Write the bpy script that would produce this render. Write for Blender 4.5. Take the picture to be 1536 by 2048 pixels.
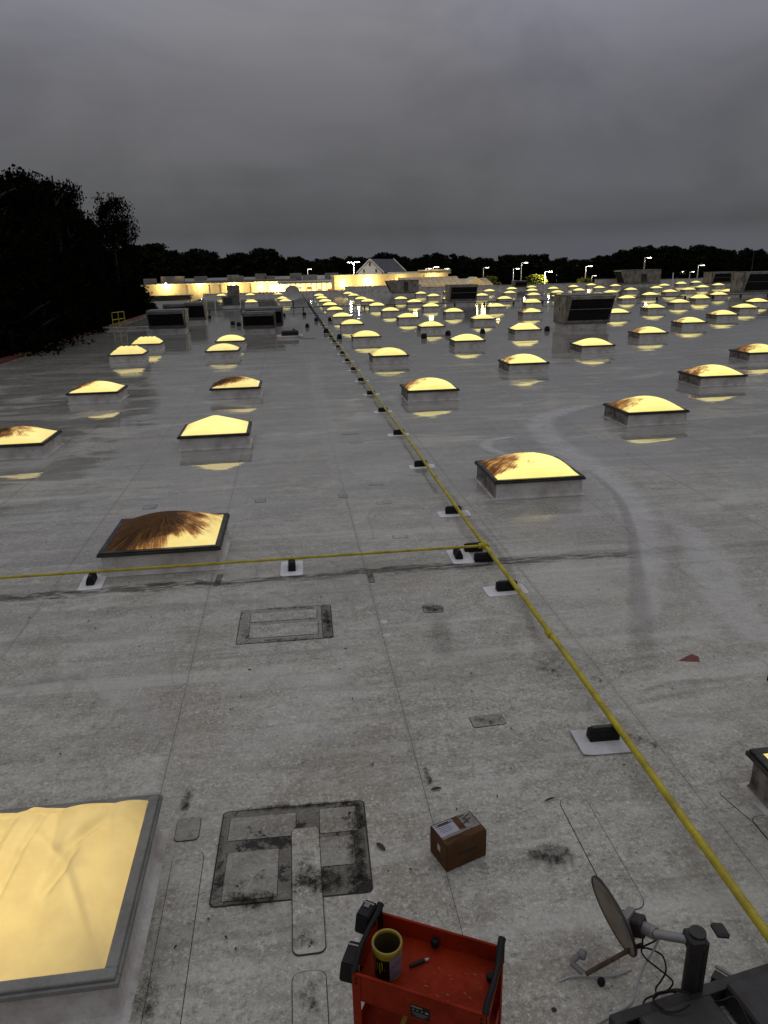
import bpy, bmesh, math, random
import numpy as np
from mathutils import Vector, Matrix
random.seed(7)
for o in list(bpy.data.objects): bpy.data.objects.remove(o)
S = bpy.context.scene
C = S.collection
rad = math.radians

# ------------------------------------------------------------------ camera
FPX, PITCH, ROLL, YAW, CAMH = 1468.7, .31984, .02477, .11906, 3.7
_f = Vector((math.sin(YAW)*math.cos(PITCH), math.cos(YAW)*math.cos(PITCH), -math.sin(PITCH)))
_r = Vector((math.cos(YAW), -math.sin(YAW), 0)); _u = _r.cross(_f)
CR = math.cos(ROLL)*_r - math.sin(ROLL)*_u
CU = math.sin(ROLL)*_r + math.cos(ROLL)*_u
cam = bpy.data.objects.new('camera', bpy.data.cameras.new('camera')); C.objects.link(cam)
cam.data.sensor_fit = 'HORIZONTAL'; cam.data.sensor_width = 36; cam.data.lens = 36*FPX/1536
cam.data.clip_start = .05; cam.data.clip_end = 6000
M = Matrix((CR, CU, -_f)).transposed().to_4x4(); M.translation = (0, 0, CAMH); cam.matrix_world = M
S.camera = cam
def ray(u, v): return CR*((u-768)/FPX) - CU*((v-1024)/FPX) + _f
def px(u, v, h=0.):            # photo pixel -> point on the level plane z = h
    d = ray(u, v); return Vector((0, 0, CAMH)) + d*((h-CAMH)/d.z)
def pxd(u, v, Y):              # photo pixel -> point at the distance Y of the wall or tree it belongs to
    d = ray(u, v); return Vector((0, 0, CAMH)) + d*(Y/d.y)

# ------------------------------------------------------------------ world, sun, exposure
W = bpy.data.worlds.new('World'); S.world = W; W.use_nodes = True
class NT:
    def __init__(s, tree): s.t = tree; s.t.nodes.clear()
    def n(s, typ, ins=None, **props):
        nd = s.t.nodes.new(typ)
        for k, v in props.items(): setattr(nd, k, v)
        for k, v in (ins or {}).items():
            if hasattr(v, 'node'): s.t.links.new(v, nd.inputs[k])
            else: nd.inputs[k].default_value = v
        return nd
    def math(s, op, a, b=0., c=0., clamp=False):
        return s.n('ShaderNodeMath', {0: a, 1: b, 2: c}, operation=op, use_clamp=clamp).outputs[0]
    def noise(s, vec, scale, detail=4., rough=.55, dist=0.):
        return s.n('ShaderNodeTexNoise', {'Vector': vec, 'Scale': scale, 'Detail': detail, 'Roughness': rough, 'Distortion': dist}).outputs[0]
    def step(s, x, a, b, lo=0., hi=1.):   # smoothstep remap
        return s.n('ShaderNodeMapRange', {0: x, 1: a, 2: b, 3: lo, 4: hi}, interpolation_type='SMOOTHSTEP').outputs[0]
    def mix(s, f, a, b, mode='MIX'):
        nd = s.n('ShaderNodeMix', {0: f}, data_type='RGBA', blend_type=mode)
        for i, v in ((6, a), (7, b)):
            if hasattr(v, 'node'): s.t.links.new(v, nd.inputs[i])
            else: nd.inputs[i].default_value = (*v, 1) if len(v) == 3 else v
        return nd.outputs[2]
    def scale(s, vec, sc):
        return s.n('ShaderNodeVectorMath', {0: vec, 1: sc}, operation='MULTIPLY').outputs[0]
    def sep(s, vec): return s.n('ShaderNodeSeparateXYZ', {0: vec}).outputs
    def comb(s, x, y, z): return s.n('ShaderNodeCombineXYZ', {0: x, 1: y, 2: z}).outputs[0]
    def obj(s): return s.n('ShaderNodeTexCoord').outputs['Object']
    def bump(s, h, strength, dist=.01): return s.n('ShaderNodeBump', {'Height': h, 'Strength': strength, 'Distance': dist}).outputs[0]

wt = NT(W.node_tree)
SUN_EL, SUN_ROT = rad(14), rad(200)
gen = wt.n('ShaderNodeTexCoord').outputs['Generated']
X, Y, Z = wt.sep(gen)
zc = wt.math('ADD', wt.math('MAXIMUM', Z, 0.), .13)
plane = wt.comb(wt.math('DIVIDE', X, zc), wt.math('DIVIDE', Y, zc), 0.)
c1 = wt.noise(wt.scale(plane, (.55, 1., 1.)), .55, 5, .5, .3)
c2 = wt.noise(wt.scale(plane, (.8, .6, 1.)), 1.7, 6, .55, .2)
c3 = wt.noise(wt.scale(gen, (1., 1., 2.0)), 3.6, 5, .55, .5)
cl = wt.math('ADD', wt.math('MULTIPLY', wt.step(c3, .32, .68), .50), wt.math('ADD', wt.math('MULTIPLY', wt.step(c1, .3, .7), .32), wt.math('MULTIPLY', c2, .18)))
blue = wt.step(wt.noise(gen, 2.3, 3, .5), .42, .62)
rp = wt.n('ShaderNodeValToRGB', {0: Z}); e = rp.color_ramp.elements
e[0].position = 0.; e[0].color = (.090, .094, .100, 1)
e[1].position = 1.; e[1].color = (.50, .50, .515, 1)
for p, c in ((.028, (.088, .092, .098)), (.046, (.076, .077, .078)), (.066, (.090, .091, .092)), (.095, (.110, .111, .112)), (.15, (.126, .126, .128)), (.205, (.146, .146, .148)), (.28, (.212, .212, .220)), (.36, (.275, .275, .297))):
    k = e.new(p); k.color = (*c, 1)
sky = wt.mix(cl, (.76, .765, .77), (1.24, 1.235, 1.24))
over = wt.mix(1., wt.mix(1., rp.outputs[0], sky, 'MULTIPLY'), wt.mix(blue, (1., .995, 1.04), (.985, .985, 1.12)), 'MULTIPLY')
nis = wt.n('ShaderNodeTexSky', sky_type='NISHITA', sun_disc=False, sun_elevation=SUN_EL, sun_rotation=SUN_ROT)
bg1 = wt.n('ShaderNodeBackground', {0: over, 1: 1.0}).outputs[0]
bg2 = wt.n('ShaderNodeBackground', {0: nis.outputs[0], 1: .0008}).outputs[0]
wt.n('ShaderNodeOutputWorld', {0: wt.n('ShaderNodeAddShader', {0: bg1, 1: bg2}).outputs[0]})
sun = bpy.data.objects.new('sun', bpy.data.lights.new('sun', 'SUN')); C.objects.link(sun)
sun.data.energy = .12; sun.data.angle = rad(40); sun.data.color = (1, .97, .93)
sun.rotation_euler = (rad(90)-rad(55), 0, rad(160))
S.view_settings.view_transform = 'Standard'; S.view_settings.look = 'None'
S.view_settings.exposure = 0.; S.view_settings.gamma = 1.; S.view_settings.use_curve_mapping = False
S.render.engine = 'CYCLES'
S.cycles.max_bounces = 6; S.cycles.transparent_max_bounces = 6
S.cycles.sample_clamp_indirect = 4.

# ------------------------------------------------------------------ materials
MATS = {}
def new(name):
    m = bpy.data.materials.new(name); m.use_nodes = True; MATS[name] = m
    return m, NT(m.node_tree)
def principled(nt, **k):
    al = {'base': 'Base Color', 'rough': 'Roughness', 'metal': 'Metallic', 'normal': 'Normal', 'coat': 'Coat Weight', 'crough': 'Coat Roughness',
          'cior': 'Coat IOR', 'cnormal': 'Coat Normal', 'spec': 'Specular IOR Level', 'emit': 'Emission Color', 'es': 'Emission Strength', 'ior': 'IOR', 'trans': 'Transmission Weight'}
    p = nt.n('ShaderNodeBsdfPrincipled')
    for a, v in k.items():
        i = p.inputs[al[a]]
        if hasattr(v, 'node'): nt.t.links.new(v, i)
        else: i.default_value = (*v, 1) if isinstance(v, tuple) and len(v) == 3 else v
    nt.n('ShaderNodeOutputMaterial', {0: p.outputs[0]})
    return p
def worn(name, col, col2=None, rough=.5, metal=0., scale=6., bump=.2, dirt=.35, fine=60., spec=.5):
    """painted / plastic / metal surface with mottling, grime and slight relief"""
    m, t = new(name); co = t.obj()
    col2 = col2 or tuple(c*.6 for c in col)
    a = t.noise(co, scale, 6, .6); b = t.noise(co, fine, 3, .6)
    base = t.mix(t.step(a, .35, .75, 0., dirt*1.6), col, col2)
    base = t.mix(t.step(b, .45, .8, 0., .35), base, tuple(c*.75 for c in col2))
    principled(t, base=base, rough=t.step(a, .3, .7, rough*.8, min(1., rough*1.25)), metal=metal, spec=spec, normal=t.bump(b, bump, .002))
    return m
def emit(name, col, s):
    m, t = new(name)
    principled(t, base=(.8, .8, .8), emit=col, es=s, rough=.5)
    return m
worn('white_tpo', (.62, .60, .55), (.34, .305, .26), .55, 0, 3., .15, .6, 30)
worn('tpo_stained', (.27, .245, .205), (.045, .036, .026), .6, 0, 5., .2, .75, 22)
worn('pad_white', (.58, .58, .57), (.38, .37, .34), .6, 0, 6., .1, .3)
worn('pad_bright', (.74, .74, .73), (.5, .49, .46), .6, 0, 6., .1, .25)
worn('frame_metal', (.055, .058, .05), (.03, .03, .027), .42, .6, 8., .1, .5)
worn('frame_bright', (.24, .24, .215), (.13, .128, .112), .55, .2, 5., .1, .5)
worn('rubber', (.006, .006, .006), (.014, .013, .012), .7, 0, 12, .4, .5, 60, .25)
worn('yellow_pipe', (.52, .43, .008), (.22, .17, .014), .45, 0, 4., .15, .5, 25)
worn('dark_pipe', (.05, .047, .035), (.09, .05, .03), .6, .2, 5., .2, .5)
worn('galv', (.26, .26, .24), (.16, .15, .13), .5, .5, 3., .1, .5)
worn('rtu_panel', (.27, .25, .21), (.12, .095, .055), .55, .1, 1.6, .1, .7, 9)
worn('rtu_lid', (.15, .15, .14), (.08, .072, .06), .5, .3, 2., .1, .5)
worn('rtu_dark', (.055, .055, .05), (.025, .025, .022), .6, .2, 3., .1, .4)
worn('filter_black', (.006, .006, .006), (.012, .012, .012), .8, 0, 6., .3, .4, 120)
worn('red_paint', (.27, .021, .003), (.16, .013, .0024), .6, 0, 9., .08, .55, 45, .12)
worn('black_plastic', (.005, .005, .005), (.012, .012, .012), .5, 0, 12, .1, .4, 60, .25)
worn('dish_tan', (.27, .235, .175), (.19, .15, .10), .5, .1, 7., .1, .6)
worn('dish_grey', (.48, .47, .42), (.34, .32, .28), .55, .1, 1.5, .1, .5)
worn('rusty', (.11, .065, .034), (.05, .03, .018), .7, .2, 18, .3, .8)
worn('dark_steel', (.040, .043, .042), (.05, .036, .025), .5, .5, 9., .2, .5)
worn('grey_plastic', (.18, .18, .17), (.17, .17, .15), .5, 0, 14, .1, .4)
worn('white_plastic', (.40, .40, .38), (.35, .34, .3), .5, 0, 14, .05, .4)
worn('bucket_yellow', (.30, .22, .008), (.16, .115, .012), .4, 0, 12, .1, .6)
worn('bucket_inside', (.05, .036, .010), (.045, .035, .015), .6, 0, 18, .2, .6)
worn('bucket_paper', (.22, .18, .19), (.13, .09, .12), .6, 0, 22, .1, .7)
worn('paper_white', (.36, .36, .40), (.28, .28, .29), .6, 0, 25, .05, .3)
worn('clear_tape', (.22, .20, .18), (.13, .10, .08), .25, 0, 20, .3, .5)
worn('ink', (.015, .013, .012), (.03, .02, .02), .7)
worn('ink_faded', (.05, .03, .02), (.08, .05, .03), .8)
worn('orange_bit', (.50, .22, .03), (.3, .1, .03), .5)
worn('leaf_red', (.17, .035, .022), (.09, .03, .02), .6, 0, 60)
worn('leaf_dark', (.03, .026, .018), (.015, .012, .01), .7, 0, 60)
worn('red_wall', (.11, .018, .012), (.07, .014, .01), .6, 0, 1.)
worn('orange_wall', (.17, .085, .015), (.10, .05, .013), .6, 0, 1.)
worn('asphalt', (.05, .05, .05), (.035, .035, .033), .8, 0, .3, .2, .4, 4)
worn('bark', (.045, .035, .027), (.02, .016, .012), .9, 0, 5, .6, .6)
worn('wall_cream', (.55, .47, .33), (.42, .35, .24), .75, 0, .35, .1, .45, 3)
worn('wall_trim', (.60, .54, .42), (.4, .36, .28), .7, 0, .6)
worn('far_roof', (.20, .20, .20), (.12, .12, .12), .5, 0, .2)
worn('house_white', (.55, .55, .53), (.45, .45, .43), .7, 0, .5)
worn('slate_roof', (.035, .04, .055), (.05, .05, .06), .6, 0, .8)
worn('tan_roof', (.50, .42, .28), (.36, .29, .19), .7, 0, .5, .2, .5, 3)
worn('far_unit', (.22, .21, .18), (.12, .11, .09), .6, 0, .6)
worn('window_dark', (.03, .03, .035), (.02, .02, .02), .2)
worn('store_sign', (.45, .12, .06), (.3, .1, .05), .5)
worn('stain_red', (.10, .022, .018), (.06, .03, .025), .5, 0, 3)
worn('dark_patch', (.09, .09, .085), (.05, .05, .047), .5, 0, 4)
worn('grime', (.020, .018, .015), (.04, .036, .03), .75, 0, 16, .4, .6)
emit('lamp_white', (1., .95, .85), 6.)
emit('lamp_warm', (1., .88, .50), 9.)
emit('shop_glow', (1., .76, .26), .95)

def cardboard():
    m, t = new('cardboard'); co = t.obj()
    a = t.noise(co, 9, 5, .6); b = t.noise(t.scale(co, (1., 1., 12.)), 25, 3, .5)
    base = t.mix(t.step(a, .3, .75), (.105, .052, .020), (.07, .034, .013))
    principled(t, base=t.mix(t.step(b, .4, .8, 0, .3), base, (.05, .025, .010)), spec=.15, rough=.8, normal=t.bump(b, .15, .002))
cardboard()

SEAM0, SEAMW = .787, 1.96
SW, SD, FB = 1.57, 1.42, .275
def roof_mat(name, lighter=1., grime=0.):
    m, t = new(name); co = t.obj(); x, y, z = t.sep(co)
    n1 = t.noise(co, .33, 4, .55, .4)
    n2 = t.noise(t.scale(co, (1., 1.5, 1.)), 2.6, 7, .68, .3)
    n3 = t.noise(co, 34., 4, .72)
    n5 = t.noise(t.scale(co, (.35, 4.5, 1.)), 1.6, 6, .62, .2)
    n6 = t.noise(co, 9., 5, .7, .6)
    n7 = t.noise(co, 14., 6, .74, .35)
    n8 = t.noise(co, 85., 2, .6)
    base = t.mix(t.step(n2, .33, .66), (0.297, 0.276, 0.248), (0.462, 0.448, 0.421))
    base = t.mix(t.step(n1, .44, .66, 0., .55), base, (0.297, 0.251, 0.210))
    base = t.mix(t.step(n5, .50, .74, 0., .40), base, (0.552, 0.545, 0.524))
    base = t.mix(t.step(n5, .46, .28, 0., .45), base, (0.179, 0.168, 0.155))
    base = t.mix(t.step(n6, .56, .74, 0., .50), base, (0.580, 0.566, 0.538))
    base = t.mix(t.step(n6, .46, .28, 0., .60), base, (0.186, 0.166, 0.142))
    base = t.mix(t.step(n7, .52, .68, 0., .62), base, (0.635, 0.621, 0.593))
    base = t.mix(t.step(n7, .48, .33, 0., .62), base, (0.172, 0.156, 0.135))
    base = t.mix(t.step(n3, .54, .66, 0., .72), base, (0.718, 0.704, 0.676))
    base = t.mix(t.step(n3, .46, .34, 0., .72), base, (0.117, 0.108, 0.094))
    base = t.mix(t.step(n8, .52, .75, 0., .45), base, (0.690, 0.676, 0.649))
    base = t.mix(t.step(n8, .48, .25, 0., .45), base, (0.138, 0.127, 0.110))
    n9 = t.noise(t.scale(co, (.55, 1.1, 1.)), .85, 6, .62, .7)
    base = t.mix(t.step(n9, .50, .64, 0., .30), base, (.24, .218, .19))
    base = t.mix(t.step(n9, .46, .34, 0., .34), base, (.58, .575, .56))
    n10 = t.noise(t.scale(co, (.12, 2.2, 1.)), 1.1, 5, .6, .15)
    base = t.mix(t.step(n10, .55, .66, 0., .38), base, (.60, .60, .585))
    base = t.mix(t.step(n10, .44, .35, 0., .32), base, (.19, .18, .165))
    # round mastic / droplet marks
    vo = t.n('ShaderNodeTexVoronoi', {'Vector': t.n('ShaderNodeVectorMath', {0: co, 1: t.scale(t.n('ShaderNodeTexNoise', {'Vector': co, 'Scale': 3.}).outputs[1], (.12, .12, 0.))}, operation='ADD').outputs[0], 'Scale': 4.2})
    rmask = t.math('MULTIPLY', t.step(vo.outputs[0], .26, .18), t.step(t.sep(vo.outputs[1])[0], .62, .72))
    base = t.mix(t.math('MULTIPLY', rmask, t.step(n6, .3, .6, .05, .40)), base, (0.607, 0.593, 0.566))
    vd = t.n('ShaderNodeTexVoronoi', {'Vector': co, 'Scale': 2.3})
    dots = t.math('MULTIPLY', t.step(vd.outputs[0], .050, .030), t.step(t.sep(vd.outputs[1])[0], .55, .6))
    base = t.mix(dots, base, (.02, .018, .015))
    # dirt line where sheets end, scuffed lighter drive-path, tide marks of dried puddles
    nl = t.noise(t.scale(co, (.7, 2.4, 1.)), 2.2, 6, .7)
    d = t.math('ABSOLUTE', t.math('SUBTRACT', t.math('ADD', y, t.math('MULTIPLY', t.math('SUBTRACT', nl, .5), .60)), 8.70))
    line = t.math('MULTIPLY', t.step(d, .17, .03), t.step(t.noise(t.scale(co, (.45, 2.2, 1.)), 6.5, 6, .75), .40, .52))
    base = t.mix(t.math('MULTIPLY', line, t.step(x, 4.2, 5.2, .95, .25)), base, (.034, .029, .023))
    tide = t.noise(co, .42, 3, .5, .8)
    tl = t.step(t.math('ABSOLUTE', t.math('SUBTRACT', tide, .52)), .012, .003)
    base = t.mix(t.math('MULTIPLY', tl, .16), base, (0.166, 0.145, 0.124))
    tp = t.step(tide, .52, .545)
    base = t.mix(t.math('MULTIPLY', tp, .13), base, (0.552, 0.538, 0.517))
    # grime along the lap seams
    fr = t.math('ABSOLUTE', t.math('SUBTRACT', t.math('FRACT', t.math('DIVIDE', t.math('ADD', t.math('SUBTRACT', x, SEAM0), SEAMW*20.5), SEAMW)), .5))
    sg = t.math('MULTIPLY', t.step(fr, .030, .0), t.step(n2, .35, .65))
    base = t.mix(t.math('MULTIPLY', sg, .35), base, (0.179, 0.159, 0.138))
    if grime:
        g1 = t.noise(co, 3.2, 7, .72, .4); g2 = t.noise(co, 40., 3, .7)
        base = t.mix(.55*grime, base, (0.145, 0.127, 0.099))
        base = t.mix(t.step(t.math('ADD', g1, t.math('MULTIPLY', g2, .22)), .78-grime*.16, .86-grime*.16, 0., .95), base, (0.018, 0.015, 0.012))
    wet = t.step(t.math('ADD', y, t.math('MULTIPLY', t.math('SUBTRACT', n1, .5), 9.)), 4.5, 16.)
    isl = t.math('MULTIPLY', t.step(t.noise(t.scale(co, (.35, .8, 1.)), .9, 6, .62, .5), .50, .58), t.step(y, 46., 14., 0., .62))
    wet = t.math('MULTIPLY', wet, t.math('SUBTRACT', 1., isl))
    base = t.mix(1., base, (1.0, 1.01, .90), 'MULTIPLY')
    base = t.mix(wet, base, t.mix(1., base, (.76, .77, .77), 'MULTIPLY'))
    if lighter != 1.: base = t.mix(1., base, (lighter,)*3, 'MULTIPLY')
    grit = t.bump(t.math('ADD', n3, t.math('MULTIPLY', n6, .6)), .35, .004)
    rip = t.math('ADD', t.noise(t.scale(co, (.30, 1.0, 1.)), 1.1, 2, .45), t.math('MULTIPLY', t.noise(t.scale(co, (.22, 1.6, 1.)), 3.0, 2, .5), .14))
    principled(t, base=base, rough=t.step(n2, .3, .7, .52, .75), normal=grit, spec=.35,
               coat=t.math('MULTIPLY', wet, t.step(n5, .25, .55, .72, 1.)), crough=t.step(wet, .2, 1., .30, .022), cior=2.0, cnormal=t.bump(rip, .20, .05))
roof_mat('membrane'); roof_mat('patch_clean', 1.02, .12); roof_mat('patch_dirty', .66, 1.0); roof_mat('patch_mid', .84, .45)

def mould(name, bias):
    m, t = new(name); co = t.obj(); g = t.n('ShaderNodeTexCoord').outputs['Generated']; gx, gy, gz = t.sep(g)
    ex = t.math('MULTIPLY', t.math('SUBTRACT', 1., t.math('POWER', t.math('ABSOLUTE', t.math('SUBTRACT', t.math('MULTIPLY', gx, 2.), 1.)), 2.5)), t.math('SUBTRACT', 1., t.math('POWER', t.math('ABSOLUTE', t.math('SUBTRACT', t.math('MULTIPLY', gy, 2.), 1.)), 2.5)))
    n = t.noise(co, 14., 7, .72, .6); f = t.noise(co, 70., 3, .7)
    a = t.math('ADD', t.math('MULTIPLY', ex, .42), t.math('ADD', t.math('MULTIPLY', t.math('SUBTRACT', n, .5), 1.5), t.math('MULTIPLY', t.math('SUBTRACT', f, .5), .9)))
    al = t.math('MULTIPLY', t.step(t.math('ADD', a, bias), .16, .66, 0., .86), t.step(ex, .0, .25))
    b = t.n('ShaderNodeBsdfDiffuse', {0: (.022, .019, .014, 1)}).outputs[0]
    t.n('ShaderNodeOutputMaterial', {0: t.n('ShaderNodeMixShader', {0: al, 1: t.n('ShaderNodeBsdfTransparent').outputs[0], 2: b}).outputs[0]})
mould('mould_heavy', .02); mould('mould_light', -.10)
def scuffmat(name, col, amt):
    m, t = new(name); co = t.obj()
    e = t.n('ShaderNodeAttribute', attribute_type='GEOMETRY', attribute_name='edge').outputs['Fac']
    n = t.noise(co, 2.4, 6, .65, .5); f = t.noise(co, 30., 3, .7)
    al = t.math('MULTIPLY', t.step(t.math('ADD', e, t.math('MULTIPLY', t.math('SUBTRACT', n, .5), .8)), .0, .85), t.math('MULTIPLY', t.step(n, .25, .6, .45, 1.), t.step(f, .3, .6, amt*.7, amt)))
    b = t.n('ShaderNodeBsdfDiffuse', {0: (*col, 1)}).outputs[0]
    t.n('ShaderNodeOutputMaterial', {0: t.n('ShaderNodeMixShader', {0: al, 1: t.n('ShaderNodeBsdfTransparent').outputs[0], 2: b}).outputs[0]})
scuffmat('scuff_pale', (.80, .79, .75), .45); scuffmat('scuff_faint', (.70, .69, .66), .24); scuffmat('scuff_dark', (.14, .12, .098), .22)
def skylight_mat(name, c_lo, c_hi, strength):
    """lit acrylic: light from the store below, brown grime streaks running down from the crown"""
    m, t = new(name); co = t.obj(); x, y, z = t.sep(co)
    at = t.n('ShaderNodeAttribute', attribute_type='OBJECT', attribute_name='dirt').outputs['Fac']
    sd = t.n('ShaderNodeAttribute', attribute_type='OBJECT', attribute_name='seed').outputs['Fac']
    r = t.math('SQRT', t.math('ADD', t.math('MULTIPLY', x, x), t.math('MULTIPLY', y, y)))
    th = t.math('ARCTAN2', y, x)
    vec = t.comb(t.math('MULTIPLY', t.math('COSINE', th), 9.), t.math('MULTIPLY', t.math('SINE', th), 9.), t.math('ADD', t.math('MULTIPLY', r, 2.2), t.math('MULTIPLY', sd, 40.)))
    s = t.noise(vec, 1.3, 8, .74)
    blot = t.noise(t.n('ShaderNodeVectorMath', {0: co, 1: t.comb(sd, sd, sd)}, operation='ADD').outputs[0], 3.4, 7, .66)
    sx = t.math('DIVIDE', x, -SW/2+.075); sy = t.math('DIVIDE', y, SD/2-.075)
    fine = t.noise(t.scale(vec, (3., 3., 1.)), 1.3, 6, .7)
    v = t.math('ADD', t.math('MULTIPLY', sx, .46), t.math('ADD', .5, t.math('MULTIPLY', sy, .10)))
    v = t.math('ADD', v, t.math('ADD', t.math('MULTIPLY', t.math('SUBTRACT', s, .5), .42), t.math('ADD', t.math('MULTIPLY', t.math('SUBTRACT', fine, .5), .65), t.math('MULTIPLY', t.math('SUBTRACT', blot, .5), .95))))
    v = t.math('SUBTRACT', v, t.step(t.math('MULTIPLY', sy, -1.), .62, 1.02, 0., t.math('SUBTRACT', 1.1, t.math('MULTIPLY', at, .75))))
    v = t.math('SUBTRACT', v, t.step(r, .30, .9, 0., .12))
    thr = t.math('SUBTRACT', 1.04, at)
    d = t.math('MULTIPLY', t.step(t.math('SUBTRACT', v, thr), -.20, .44), t.step(at, .02, .14))
    c = t.mix(t.step(blot, .35, .65), c_lo, c_hi)
    vr = t.math('MULTIPLY', t.math('ADD', .86, t.math('MULTIPLY', sd, .22)), t.step(t.math('MAXIMUM', t.math('ABSOLUTE', sx), t.math('ABSOLUTE', sy)), .55, 1., 1., .84))  # glow dims towards the rim, painted into the emission colour
    c = t.mix(1., c, t.comb(vr, vr, vr), 'MULTIPLY')
    e = t.mix(t.step(d, 0., .6), c, (.36, .135, .018))
    e = t.mix(t.math('MULTIPLY', t.step(d, .25, 1.), t.step(at, .1, .6, .70, 1.)), e, t.mix(t.step(fine, .42, .66), (.010, .0045, .0016), (.075, .034, .010)))
    principled(t, base=t.mix(d, (.22, .20, .13), (.014, .009, .005)), rough=t.math('ADD', .22, t.math('MULTIPLY', d, .6)), spec=t.step(d, 0., .8, .4, .12), emit=e, es=strength)
    return m
skylight_mat('dome_glow', (1.0, .82, .20), (1.0, .87, .25), 1.24)
skylight_mat('dome_pale', (1.0, .78, .22), (1.0, .83, .28), 1.14)
def translucent():
    m, t = new('dome_near'); co = t.obj(); n = t.noise(co, 5., 5, .6); f = t.noise(co, 90., 2)
    col = t.mix(t.step(n, .3, .7), (.86, .80, .66), (.76, .69, .55))
    nb = t.bump(t.math('ADD', n, t.math('MULTIPLY', f, .1)), .15, .01)
    tr = t.n('ShaderNodeBsdfTranslucent', {0: col, 'Normal': nb}).outputs[0]; df = t.n('ShaderNodeBsdfDiffuse', {0: (.5, .47, .4, 1), 'Normal': nb}).outputs[0]
    gl = t.n('ShaderNodeBsdfGlossy', {0: (1, 1, 1, 1), 1: .25}).outputs[0]
    a = t.n('ShaderNodeMixShader', {0: .25, 1: tr, 2: df}).outputs[0]
    t.n('ShaderNodeOutputMaterial', {0: t.n('ShaderNodeMixShader', {0: .03, 1: a, 2: gl}).outputs[0]})
translucent()

def foliage(name, a, b):
    m, t = new(name); co = t.obj()
    n = t.noise(co, .8, 3)
    principled(t, base=t.mix(t.step(n, .35, .65), a, b), rough=1., spec=.0)
foliage('pine_leaf', (.0035, .0045, .0025), (.0075, .0085, .0045))
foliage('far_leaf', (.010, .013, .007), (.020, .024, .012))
foliage('shrub_leaf', (.10, .12, .025), (.16, .17, .04))

# ------------------------------------------------------------------ mesh helpers
class MB:
    def __init__(s): s.v = []; s.f = []
    def add(s, vs, fs, M=None):
        o = len(s.v)
        s.v += [tuple((M @ Vector(p)) if M else p) for p in vs]; s.f += [tuple(i+o for i in f) for f in fs]; return s
    def box(s, c, d, M=None):
        x, y, z = c; a, b, h = d[0]/2, d[1]/2, d[2]/2
        vs = [(x+i*a, y+j*b, z+k*h) for k in (-1, 1) for j in (-1, 1) for i in (-1, 1)]
        return s.add(vs, [(0, 2, 3, 1), (4, 5, 7, 6), (0, 1, 5, 4), (2, 6, 7, 3), (0, 4, 6, 2), (1, 3, 7, 5)], M)
    def prism(s, poly, z0, z1, M=None):      # polygon ccw in xy
        n = len(poly)
        vs = [(p[0], p[1], z0) for p in poly]+[(p[0], p[1], z1) for p in poly]
        fs = [tuple(range(n))[::-1], tuple(range(n, 2*n))]+[(i, (i+1) % n, n+(i+1) % n, n+i) for i in range(n)]
        return s.add(vs, fs, M)
    def tube(s, pts, r, n=10, cap=True):
        pts = [Vector(p) for p in pts]; rs = r if isinstance(r, (list, tuple)) else [r]*len(pts)
        o = len(s.v); up = Vector((0, 0, 1)); prev = None
        for i, p in enumerate(pts):
            t = (pts[min(i+1, len(pts)-1)]-pts[max(i-1, 0)]).normalized()
            a = prev - t*prev.dot(t) if prev is not None else (up.cross(t) if abs(t.z) < .95 else Vector((1, 0, 0)).cross(t))
            a.normalize(); prev = a; b = t.cross(a)
            s.v += [tuple(p+(a*math.cos(k*2*math.pi/n)+b*math.sin(k*2*math.pi/n))*rs[i]) for k in range(n)]
        for i in range(len(pts)-1):
            for k in range(n):
                s.f.append((o+i*n+k, o+i*n+(k+1) % n, o+(i+1)*n+(k+1) % n, o+(i+1)*n+k))
        if cap:
            s.f.append(tuple(o+k for k in range(n))[::-1]); s.f.append(tuple(o+(len(pts)-1)*n+k for k in range(n)))
        return s
    def lathe(s, prof, n=24, M=None):
        vs = []; fs = []
        for r, z in prof: vs += [(r*math.cos(k*2*math.pi/n), r*math.sin(k*2*math.pi/n), z) for k in range(n)]
        for i in range(len(prof)-1):
            for k in range(n): fs.append((i*n+k, i*n+(k+1) % n, (i+1)*n+(k+1) % n, (i+1)*n+k))
        return s.add(vs, fs, M)
    def mesh(s, name, mat, smooth=False, bevel=0., seg=1):
        me = bpy.data.meshes.new(name); me.from_pydata(s.v, [], s.f)
        bm = bmesh.new(); bm.from_mesh(me)
        bmesh.ops.recalc_face_normals(bm, faces=bm.faces)
        if bevel:
            bmesh.ops.bevel(bm, geom=[e for e in bm.edges if len(e.link_faces) == 2 and e.calc_face_angle() > .6], offset=bevel, segments=seg, affect='EDGES', clamp_overlap=True)
        bm.to_mesh(me); bm.free()
        me.materials.append(MATS[mat])
        if smooth:
            me.polygons.foreach_set('use_smooth', [True]*len(me.polygons))
            try: me.set_sharp_from_angle(angle=rad(35))
            except Exception: pass
        return me
    def build(s, name, mat, parent=None, smooth=False, bevel=0., seg=1):
        return link(name, s.mesh(name, mat, smooth, bevel, seg), parent)
def link(name, me, parent=None):
    o = bpy.data.objects.new(name, me); C.objects.link(o)
    if parent: o.parent = parent
    return o
def tag(o, label, cat, group=None):
    o['label'] = label; o['category'] = cat
    if group: o['group'] = group
    return o
def thing(name, label, cat, loc=(0, 0, 0), rz=0., group=None):
    o = bpy.data.objects.new(name, None); C.objects.link(o); o.empty_display_size = .1
    o.location = loc; o.rotation_euler = (0, 0, rz); return tag(o, label, cat, group)
def struct(o): o['kind'] = 'structure'; return o
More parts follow.
